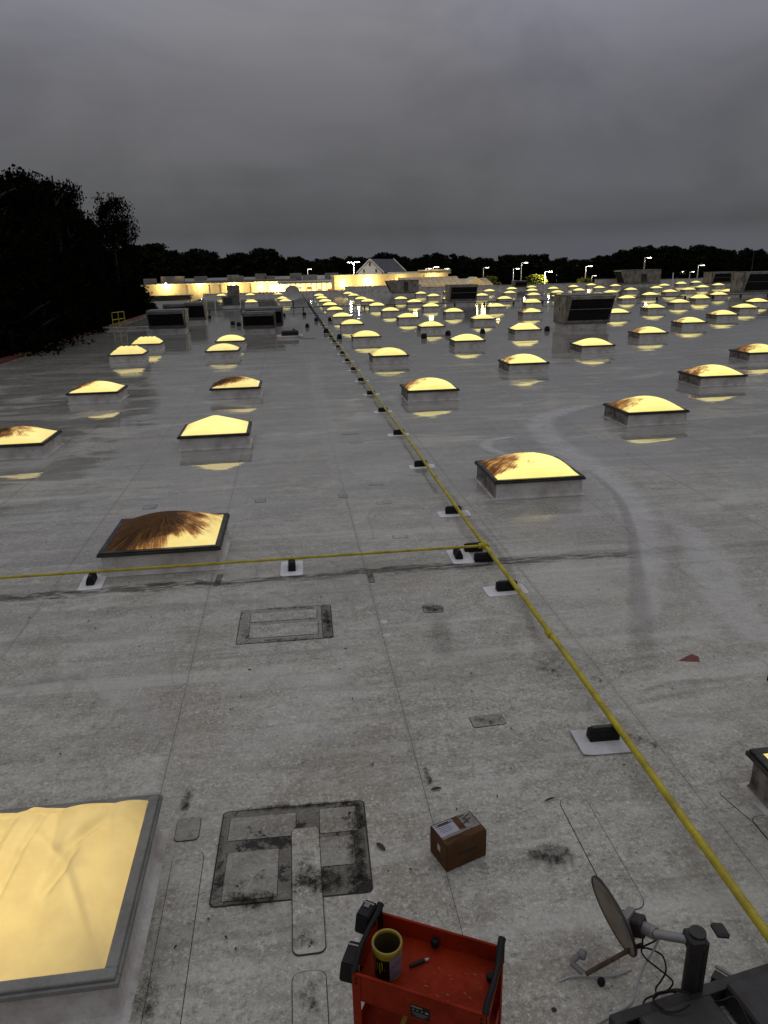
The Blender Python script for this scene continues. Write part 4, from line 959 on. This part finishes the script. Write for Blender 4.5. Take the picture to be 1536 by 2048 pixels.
# leaves and debris
def debris(u, v, l, w, rz, mat, label, name='dead_leaf', cat='leaf', group=None):
    p = px(u, v); m = MB(); n = 6; vs = []; fs = []
    for i in range(n+1):
        s = i/n; hw = w/2*math.sin(math.pi*min(1, s*.9+.08))**.8; zz = .006+.012*math.sin(s*3.)*.6
        vs += [(l*(s-.5), -hw, zz+.004), (l*(s-.5), 0, zz), (l*(s-.5), hw, zz+.005)]
    for i in range(n):
        for k in (0, 1): fs.append((3*i+k, 3*i+3+k, 3*i+4+k, 3*i+1+k))
    o = m.add(vs, fs).build(name, mat); o.location = p; o.rotation_euler = (0, 0, rz)
    md = o.modifiers.new('t', 'SOLIDIFY'); md.thickness = .0015
    return tag(o, label, cat, group)
q = px(1380, 1318); o = MB().prism([(-.13, .01), (-.03, -.045), (.05, -.075), (.10, .0), (.07, .06), (-.01, .045)], .003, .006).build('red_scrap', 'leaf_red'); o.location = q
o.rotation_euler = (.03, -.04, .2); tag(o, 'red scrap lying on the bare roof beyond the yellow pipe', 'scrap')
debris(762, 1696, .09, .035, -1.0, 'leaf_dark', 'dark curled leaf beside the mouldy patch')
debris(873, 1580, .08, .03, .05, 'leaf_dark', 'dark wedge shaped leaf on the seam behind the carton')
debris(1100, 1601, .09, .018, .25, 'leaf_dark', 'thin dark stick at the rounded end of the long patch', 'twig', 'twig')
LG = 'tiny dark debris scattered on the near roof'
for i in range(60):
    u, v = rng(20, 1520), rng(1180, 2040)
    if v > 1600 and (u < 330 or 650 < u < 1030 and v > 1780 or u > 1130): continue
    debris(u, v, rng(.012, .035), rng(.006, .014), rng(0, 3), 'leaf_dark', 'tiny dark fleck of debris on the near roof', 'debris_fleck', 'debris', LG)

# ------------------------------------------------------------------ far buildings
def pts_box(name, label, u0, u1, vt, Y, depth, mat, cat='building'):
    a, b = pxd(u0, vt, Y), pxd(u1, vt, Y)
    t = thing(name, label, cat, ((a.x+b.x)/2, Y, GZ)); return t, b.x-a.x, (a.z+b.z)/2-GZ
LAMPS = []
def lamp(p, e, col=(1., .74, .26), r=.15):
    l = bpy.data.lights.new('lamp', 'POINT'); l.energy = e*.48; l.color = col; l.shadow_soft_size = r
    o = bpy.data.objects.new('lamp_light', l); C.objects.link(o); o.location = p; return o
def wallpack(u, v, Y, e, label='small glaring wall lamp on the cream store wall', off=1.1):
    p = pxd(u, v, Y); t = thing('wall_lamp', label, 'lamp', (p.x, Y, p.z), 0, 'wall lamps on the far stores')
    MB().box((0, -.14, .0), (.5, .28, .3)).build('housing', 'rtu_dark', t, bevel=.03)
    MB().box((0, -.30, -.06), (.42, .06, .26)).build('lens', 'lamp_warm', t, bevel=.02)
    l = lamp((0, -off, -.35), e); l.parent = t
YB = 205.
t, w, h = pts_box('store_building', 'long cream store with lit walls and rooftop boxes beyond the roof end', 262, 700, 566, YB, 60, 'wall_cream')
MB().box((0, 30, h/2), (w, 60, h)).build('wall', 'wall_cream', t)
MB().box((0, -.06, h+.02), (w+.3, .35, .35)).build('cornice', 'wall_trim', t)
MB().box((0, 30, h+.02), (w-.6, 58, .06)).build('roof', 'far_roof', t)
MB().box((0, 59.8, h+.55), (w, .3, 1.1)).build('back_parapet', 'house_white', t)
bx0 = pxd(262, 566, YB).x; cxm = bx0+w/2
for u in (378, 398, 416, 445, 505, 540):
    MB().box((pxd(u, 580, YB).x-cxm, -.12, h/2), (.5, .24, h-.2)).build('pilaster', 'wall_trim', t)
xa, xb = pxd(555, 580, YB).x-cxm, pxd(700, 580, YB).x-cxm
MB().box(((xa+xb)/2, -2.2, h*.965), (xb-xa, 4.4, .4)).build('canopy', 'far_roof', t)
MB().box(((xa+xb)/2, -.05, h*.53), (xb-xa, .1, h*.80)).build('shop_window', 'shop_glow', t)
for k in range(14):
    xx = xa+(xb-xa)*(k+.5)/14
    MB().box((xx, -.16, h*.53), (.22, .12, h*.80)).build('mullion', 'wall_cream', t)
    if k % 2: MB().box((xx+.9, -.2, h*.72+rng(-.8, .8)), (1.3, .1, .7)).build('shop_poster', 'store_sign' if k % 4 == 1 else 'wall_trim', t)
for (u, ww, hh, dp) in ((300, 3.2, 1.5, 12), (346, 6., 2.0, 8), (402, 3.4, 1.8, 20), (467, 3.0, 2.0, 6), (476, 3.0, 1.7, 4), (522, 3.2, 2.1, 24), (540, 3., 1.4, 24), (592, 3.4, 2.0, 20), (620, 4., 1.5, 10), (664, 4., 1.8, 25), (440, 9., .7, 14), (500, 9., .7, 12), (390, 8., .6, 10), (560, 9., .6, 14)):
    xx = pxd(u, 560, YB+dp).x-cxm
    MB().box((xx, dp, h+.05+hh/2), (ww, 2.4, hh)).build('rooftop_box', 'far_unit', t, bevel=.08)
# dock with a trailer and number
d0 = pxd(340, 600, YB); dk = thing('truck_trailer', 'white trailer backed to the loading dock under the wall lamp', 'trailer', (d0.x-.2, YB-4.2, GZ))
MB().box((0, 0, 2.2), (11., 2.6, 2.9)).build('box', 'house_white', dk, bevel=.05)
MB().box((-5.52, 0, 2.2), (.06, 2.3, 2.6)).build('door', 'wall_trim', dk)
for x in (-3.6, -2.4, 3.6): 
    wv = MB().lathe([(.2, -.15), (.5, -.15), (.5, .15), (.2, .15)], 16, Matrix.Translation((x, -1.1, .5)) @ Matrix.Rotation(rad(90), 4, 'X')).build('wheel', 'rubber', dk, True)
sg = MB().box((-4.2, -1.33, 2.5), (1.3, .04, 1.1)).build('number_plate', 'window_dark', dk)
text('78', .95, 'house_white', sg, Matrix.Translation((-4.75, -1.37, 2.15)) @ Matrix.Rotation(rad(90), 4, 'X'), 'lettering', .01)
cn = thing('dock_canopy', 'dark flat canopy over the loading dock', 'canopy', (d0.x-.5, YB-1.6, GZ))
MB().box((0, -1.2, 4.75), (13., 5.2, .5)).build('slab', 'rtu_dark', cn); 
for s in (-1, 1): MB().box((s*6.2, -3.4, 2.3), (.3, .3, 4.6)).build('post', 'rtu_dark', cn)
wallpack(332, 567, YB, 3600, off=1.6); wallpack(400, 568, YB, 1800, off=1.6); wallpack(467, 570, YB, 2500, off=1.6); wallpack(520, 571, YB, 2000, off=1.6); wallpack(546, 571, YB, 2000, off=1.6); wallpack(554, 578, YB, 1500)
for u in (575, 600, 625, 650, 675, 690): 
    p = pxd(u, 571, YB-3.5); l = lamp(p, 520)
    tt = thing('canopy_lamp', 'bright lamp under the shop canopy', 'lamp', (p.x, p.y, p.z), 0, 'lamps under the shop canopy'); l.parent = tt; l.location = (0, -.2, -.35)
    MB().box((0, 0, .0), (.6, .4, .2)).build('lens', 'lamp_warm', tt, bevel=.03); MB().box((0, 0, .2), (.7, .5, .2)).build('housing', 'rtu_dark', tt, bevel=.03)
# yellow lit parapet block
YC = 168.
t, w, h = pts_box('store_building', 'pale store block with a glaring yellow lit wall below the white gabled house', 668, 896, 550, YC, 14, 'wall_cream')
MB().box((0, 5, h/2), (w, 10, h)).build('wall', 'wall_cream', t)
MB().box((0, 5, h+.12), (w+.4, 10.4, .24)).build('coping', 'wall_trim', t)
xm = pxd(668, 550, YC).x+w/2
MB().box((pxd(870, 550, YC).x-xm, .8, h+.45), (abs(pxd(896, 550, YC).x-pxd(830, 550, YC).x)*.98, 1.2, .9)).build('raised_block', 'wall_cream', t)
for u in (735, 790, 850): MB().box((pxd(u, 560, YC).x-xm, -.07, h/2), (.25, .14, h-.3)).build('pilaster', 'wall_trim', t)
MB().box((pxd(690, 566, YC).x-xm, -.05, h-2.2), (3.2, .1, .9)).build('store_sign', 'wall_trim', t)
wallpack(736, 560, YC, 2600, 'glaring lamp on the yellow lit wall over the tan unit', 1.3); wallpack(685, 563, YC, 1600, 'lamp at the end of the yellow lit wall by the canopy', 1.3)
wallpack(866, 555, YC, 1500, 'glaring lamp near the raised end of the yellow lit wall', 1.3); wallpack(800, 562, YC, 1100, 'small lamp midway along the yellow lit wall', 1.2)
# tan shed roofs
def shed(u0, u1, vt, vb, Y, label, gable=False):
    a, b, c = pxd(u0, vb, Y), pxd(u1, vb, Y), pxd(u0, vt, Y+5.)
    t = thing('shed_roof', label, 'roof', ((a.x+b.x)/2, Y, GZ)); w = b.x-a.x; ze = a.z-GZ; zr = c.z-GZ
    MB().box((0, 3.2, ze/2), (w-.6, 5.6, ze-.02)).build('wall', 'wall_cream', t)
    n = max(3, int(w/1.0))
    for i in range(n):
        x0, x1 = -w/2+w*i/n, -w/2+w*(i+1)/n-.06
        MB().add([(x0, -.4, ze-.1), (x1, -.4, ze-.1), (x1, 5., zr), (x0, 5., zr), (x0, -.4, ze+.08), (x1, -.4, ze+.08), (x1, 5., zr+.18), (x0, 5., zr+.18)],
                 [(0, 3, 2, 1), (4, 5, 6, 7), (0, 1, 5, 4), (1, 2, 6, 5), (2, 3, 7, 6), (3, 0, 4, 7)]).build('roof_panel', 'tan_roof', t)
    MB().box((0, -.45, ze-.2), (w+.2, .2, .35)).build('fascia', 'wall_trim', t)
    if gable:
        MB().add([(-w/2-.5, -1.2, ze), (-w/2+4.5, -1.2, ze), (-w/2+2., -1.2, zr+.5), (-w/2-.5, 4, ze), (-w/2+4.5, 4, ze), (-w/2+2., 4, zr+.5)], [(0, 1, 2), (5, 4, 3), (0, 2, 5, 3), (1, 4, 5, 2), (0, 3, 4, 1)]).build('gable', 'wall_trim', t)
    for k in range(4): 
        l = lamp((-w/2+w*(k+.5)/4, -6.5, zr+2.8), 420, r=.4); l.parent = t  # bare lights added for car park lamps in front, no posts
shed(803, 926, 557, 573, 140., 'long tan panelled shed roof lit from the front')
shed(928, 986, 559, 571, 141., 'short tan shed roof with a small pale gable', True)
# white gabled house
YH = 200.
a, b, ap = pxd(716, 545, YH), pxd(764, 545, YH), pxd(741, 521, YH)
t = thing('house', 'white gabled house with a dark slate roof rising behind the yellow wall', 'house', ((a.x+b.x)/2, YH, GZ))
hw = (b.x-a.x)/2; ze = a.z-GZ; zr = ap.z-GZ; Lh = 14.; sh = 8.
MB().add([(-hw, 0, 0), (hw, 0, 0), (hw, 0, ze), (0, 0, zr), (-hw, 0, ze), (-hw+sh, Lh, 0), (hw+sh, Lh, 0), (hw+sh, Lh, ze), (sh, Lh, zr), (-hw+sh, Lh, ze)],
         [(0, 1, 2, 3, 4), (9, 8, 7, 6, 5), (0, 4, 9, 5), (1, 6, 7, 2)]).build('wall', 'house_white', t)
for s in (-1, 1):
    MB().add([(s*(hw+.4), -.5, ze-.3), (0, -.5, zr+.1), (sh, Lh+.4, zr+.1), (s*(hw+.4)+sh, Lh+.4, ze-.3), (s*(hw+.4), -.5, ze), (0, -.5, zr+.4), (sh, Lh+.4, zr+.4), (s*(hw+.4)+sh, Lh+.4, ze)],
             [(0, 1, 2, 3), (7, 6, 5, 4), (0, 4, 5, 1), (1, 5, 6, 2), (2, 6, 7, 3), (3, 7, 4, 0)]).build('roof', 'slate_roof', t)
    MB().tube([(s*(hw+.45), -.62, ze-.15), (0, -.62, zr+.35)], .16, 4).build('barge_board', 'house_white', t)
MB().tube([(sh+.2, Lh+.5, zr+.5), (sh+hw+.6, Lh+.5, ze-.1)], .22, 4).build('barge_board', 'house_white', t)
for (x, z, sz) in ((0, (ze+zr)/2+.6, 1.0), (-1.6, ze+.3, .8), (1.6, ze+.3, .8)):
    wd = MB().box((x, -.06, z), (.7*sz, .12, 1.3*sz)).build('window', 'wall_trim', t); MB().box((x, -.13, z), (.5*sz, .04, 1.05*sz)).build('pane', 'window_dark', wd)
MB().box((hw+6, 3, ze/2-.1), (9., 6., ze-.1)).build('wing', 'house_white', t)

# lamp posts
def post(u, v, Y, label, heads=1, e=260, col=(1, .93, .80), grp='car park lamp posts'):
    p = pxd(u, v, Y); t = thing('lamp_post', label, 'lamp post', (p.x, p.y, GZ), rng(-.5, .5), grp); H = p.z-GZ
    MB().tube([(0, 0, 0), (0, 0, H)], [.16, .09], 8).build('pole', 'house_white', t, True)
    for s in ((-1, 1) if heads == 2 else (1,)):
        MB().tube([(0, 0, H-.1), (s*.9, -.2, H)], .06, 6).build('arm', 'house_white', t)
        hd = MB().box((s*1.1, -.2, H+.03), (.9, .5, .16)).build('head', 'galv', t, bevel=.03)
        MB().box((s*1.1, -.25, H-.09), (.8, .45, .10)).build('lens', 'lamp_white', hd)
        l = lamp((s*.9, -.5, H-.35), e, col, .2); l.parent = t
LP = 'tall single headed lamp post in the far car park'
post(707, 524, 186., 'tall twin headed lamp post before the yellow lit wall', 2, 3800)
for (u, v, Y) in ((615, 538, 260.), (852, 537, 215.), (888, 537, 230.), (967, 535, 200.), (1027, 537, 190.), (1043, 525, 185.), (1172, 532, 180.), (1290, 515, 150.), (1397, 530, 165.), (1184, 551, 240.), (1380, 543, 230.), (1360, 543, 300.), (1536, 552, 260.), (1420, 556, 280.), (1114, 543, 300.)):
    post(u, v, Y, LP, 1, 420)
post(866, 534, 200., 'glaring lamp post over the raised end of the yellow wall', 1, 1500, (1., .85, .5))
post(1090, 543, 168., 'glaring yellow lamp post standing in the lit shrub', 1, 9000, (1., .86, .38))
q = pxd(1508, 505, 170.); fp = thing('mast_pole', 'thin bare dark pole rising behind the largest unit', 'pole', (q.x, 170., GZ))
MB().tube([(0, 0, 0), (0, 0, q.z-GZ)], [.12, .06], 6).build('pole', 'rtu_dark', fp); MB().lathe([(.25, 0), (.25, .1), (.13, .3)], 8).build('base', 'rtu_dark', fp)

# ------------------------------------------------------------------ trees
def quads(centers, size, rs):
    n = len(centers); a = rs.normal(size=(n, 3)); a /= np.linalg.norm(a, axis=1)[:, None]
    b = rs.normal(size=(n, 3)); b -= a*(a*b).sum(1)[:, None]; b /= np.linalg.norm(b, axis=1)[:, None]
    s = size*rs.uniform(.6, 1.3, size=(n, 1)); a = a*s; b = b*s*.62
    return np.stack([centers-a, centers-b*.9+a*.1, centers+a, centers+b], 1).reshape(-1, 3)
def leaf_mesh(name, C_, size, mat, rs):
    V = quads(C_, size, rs); n = len(C_)
    me = bpy.data.meshes.new(name); me.vertices.add(4*n); me.vertices.foreach_set('co', V.ravel().astype('f4'))
    me.loops.add(4*n); me.loops.foreach_set('vertex_index', np.arange(4*n, dtype='i4'))
    me.polygons.add(n); me.polygons.foreach_set('loop_start', np.arange(0, 4*n, 4, dtype='i4')); me.polygons.foreach_set('loop_total', np.full(n, 4, 'i4'))
    me.update(calc_edges=True); me.materials.append(MATS[mat]); return me
def make_tree(seed, H, kind, nclump, nleaf, lsize, mat):
    """returns trunk mesh and crown mesh for a tree of height H standing at the origin"""
    rs = np.random.default_rng(seed); tr = MB(); pts = []; cl = []
    lean = rs.normal(0, .02, 2)*H
    axis = lambda z: np.array([lean[0]*(z/H)**2+.15*math.sin(z*.5+seed), lean[1]*(z/H)**2, z])
    tr.tube([tuple(axis(H*k/10)) for k in range(11)], [H*.018*(1-.085*k)+.03 for k in range(11)], 8)
    for i in range(nclump):
        if kind == 'pine':
            f = rs.uniform(.20, 1.)**.85; z = H*f*.97
            R = H*.21*(1-((f-.55)/.5)**2*.78) if f > .3 else H*.15
            r = R*rs.uniform(.15, 1.)**.6; sz = (.5+.9*rs.random())*H*.056
        else:
            f = rs.uniform(.14, 1.); z = H*f*.96; R = H*.30*math.sqrt(max(.04, 1-((f-.52)/.50)**2)); r = R*rs.uniform(.2, 1.)**.5; sz = (.7+.6*rs.random())*H*.075
        an = rs.uniform(0, 2*math.pi); c = axis(z)+np.array([r*math.cos(an), r*math.sin(an), 0.])
        cl.append((c, sz))
        if i % 3 == 0: 
            p0 = axis(max(.1*H, z-r*.55-.2)); tr.tube([tuple(p0), tuple(p0*.4+c*.6+np.array([0, 0, .1])), tuple(c)], [H*.006, H*.004, H*.002], 5)
    for c, sz in cl:
        d = rs.normal(size=(nleaf, 3)); d /= np.linalg.norm(d, axis=1)[:, None]
        pts.append(c+d*sz*rs.uniform(.35, 1.12, size=(nleaf, 1))*np.array([1.15, 1.15, .62]))
    return tr.mesh('trunk', 'bark', True), leaf_mesh('crown', np.concatenate(pts), lsize, mat, rs)
def tree_proto(name, seed, H, kind, nc, nl, ls, mat): return (name, H)+make_tree(seed, H, kind, nc, nl, ls, mat)
def plant_tree(pr, x, y, H, rz, label, group, cat='tree', wid=1.):
    t = thing(pr[0], label, cat, (x, y, GZ), rz, group); s = H/pr[1]; t.scale = (s*wid, s*wid, s)
    link('trunk', pr[2], t); c = link('crown', pr[3], t); return t
near_p = [tree_proto('pine_tree', 11+i, 17., 'pine', 78, 190, .13, 'pine_leaf') for i in range(4)]
iso_p = tree_proto('pine_tree', 19, 17., 'pine', 135, 130, .13, 'pine_leaf')
near_d = [tree_proto('oak_tree', 31+i, 11., 'oak', 100, 120, .16, 'pine_leaf') for i in range(2)]
far_p = [tree_proto('pine_tree', 51+i, 22., 'pine', 90, 42, .50, 'far_leaf') for i in range(3)]
far_d = [tree_proto('oak_tree', 71+i, 18., 'oak', 80, 44, .52, 'far_leaf') for i in range(3)]
GL = 'dark pines beside the roof'
def top_at(u, v, Y): p = pxd(u, v, Y); return p.x, p.z-GZ
for i, (u, v, Y, wd) in enumerate(((-45, 336, 42., .8), (2, 337, 46., .7), (38, 342, 50., .62), (72, 350, 54., .62), (104, 350, 58., .58), (126, 364, 62., .5), (146, 388, 66., .42), (-110, 340, 40., .8), (20, 372, 60., .7), (60, 380, 62., .7), (95, 392, 68., .6), (165, 436, 74., .5), (150, 402, 68., .55), (186, 446, 78., .55), (212, 387, 74., .50), (236, 440, 84., .36))):
    x, H = top_at(u, v, Y); iso = (u == 212)
    plant_tree(iso_p if iso else near_p[i % 4], x, Y, H, i*1.7, 'lone dark pine with open branches standing clear of the others' if iso else 'tall black pine in the thick clump beside the roof', GL, wid=wd*1.32)
for i, (u, v, Y) in enumerate(((-30, 450, 40.), (30, 450, 46.), (80, 450, 50.), (112, 455, 56.), (150, 470, 62.), (182, 478, 70.), (218, 500, 80.), (240, 545, 88.), (262, 572, 98.), (5, 560, 38.), (60, 570, 45.), (110, 575, 52.), (150, 580, 60.), (190, 585, 68.), (225, 590, 78.), (-60, 545, 34.), (140, 520, 75.), (60, 500, 66.))):
    x, H = top_at(u, v, Y); x = min(x, RX0-5.0 if v > 540 else RX0-6.0)
    plant_tree(near_d[i % 2], x, Y, max(H, 6.), i*2.1, 'black broad tree filling the dark wood beside the roof', 'broad trees beside the roof')
prof_t = [(180, 500), (262, 492), (320, 488), (352, 505), (372, 500), (415, 500), (440, 512), (466, 504), (495, 512), (530, 491), (575, 513), (640, 515), (700, 513), (780, 503), (815, 512), (850, 507), (900, 508), (955, 513), (1010, 511), (1065, 503), (1105, 515), (1150, 517), (1205, 508), (1270, 496), (1330, 487), (1375, 491), (1420, 489), (1480, 495), (1540, 500), (1620, 498)]
def prof_v(u):
    for (a, va), (b, vb) in zip(prof_t, prof_t[1:]):
        if a <= u <= b: return va+(vb-va)*(u-a)/(b-a)
    return 500
u = 190.; i = 0
while u < 1620:
    for row in range(2):
        Y = (300. if row == 0 else 340.)+rng(-12, 12)
        uu = u+rng(-5, 5)+row*9; v = prof_v(uu)+rng(-3, 8)+(4 if row else 0)
        x, H = top_at(uu, v, Y); pr = (far_p+far_d)[random.randrange(6)]
        plant_tree(pr, x, Y, H, rng(0, 6.), 'dark pine in the long tree line behind the stores' if pr[0] == 'pine_tree' else 'dark rounded tree in the long tree line behind the stores', 'tree line behind the stores', wid=1.15)
    u += rng(14, 19); i += 1
sp = tree_proto('shrub_tree', 91, 6., 'oak', 70, 60, .22, 'shrub_leaf')
for (u, v, Y, lb) in ((1074, 549, 170., 'yellow green small tree glowing in lamp light behind the parapet'), (1170, 556, 178., 'small green tree at the foot of a lamp post'), (978, 552, 196., 'pale green shrub behind the tan shed roofs')):
    x, H = top_at(u, v, Y); plant_tree(sp, x, Y, H, rng(0, 6), lb, 'lamp lit shrubs', 'tree', 1.35)
q = pxd(1080, 560, 165.)
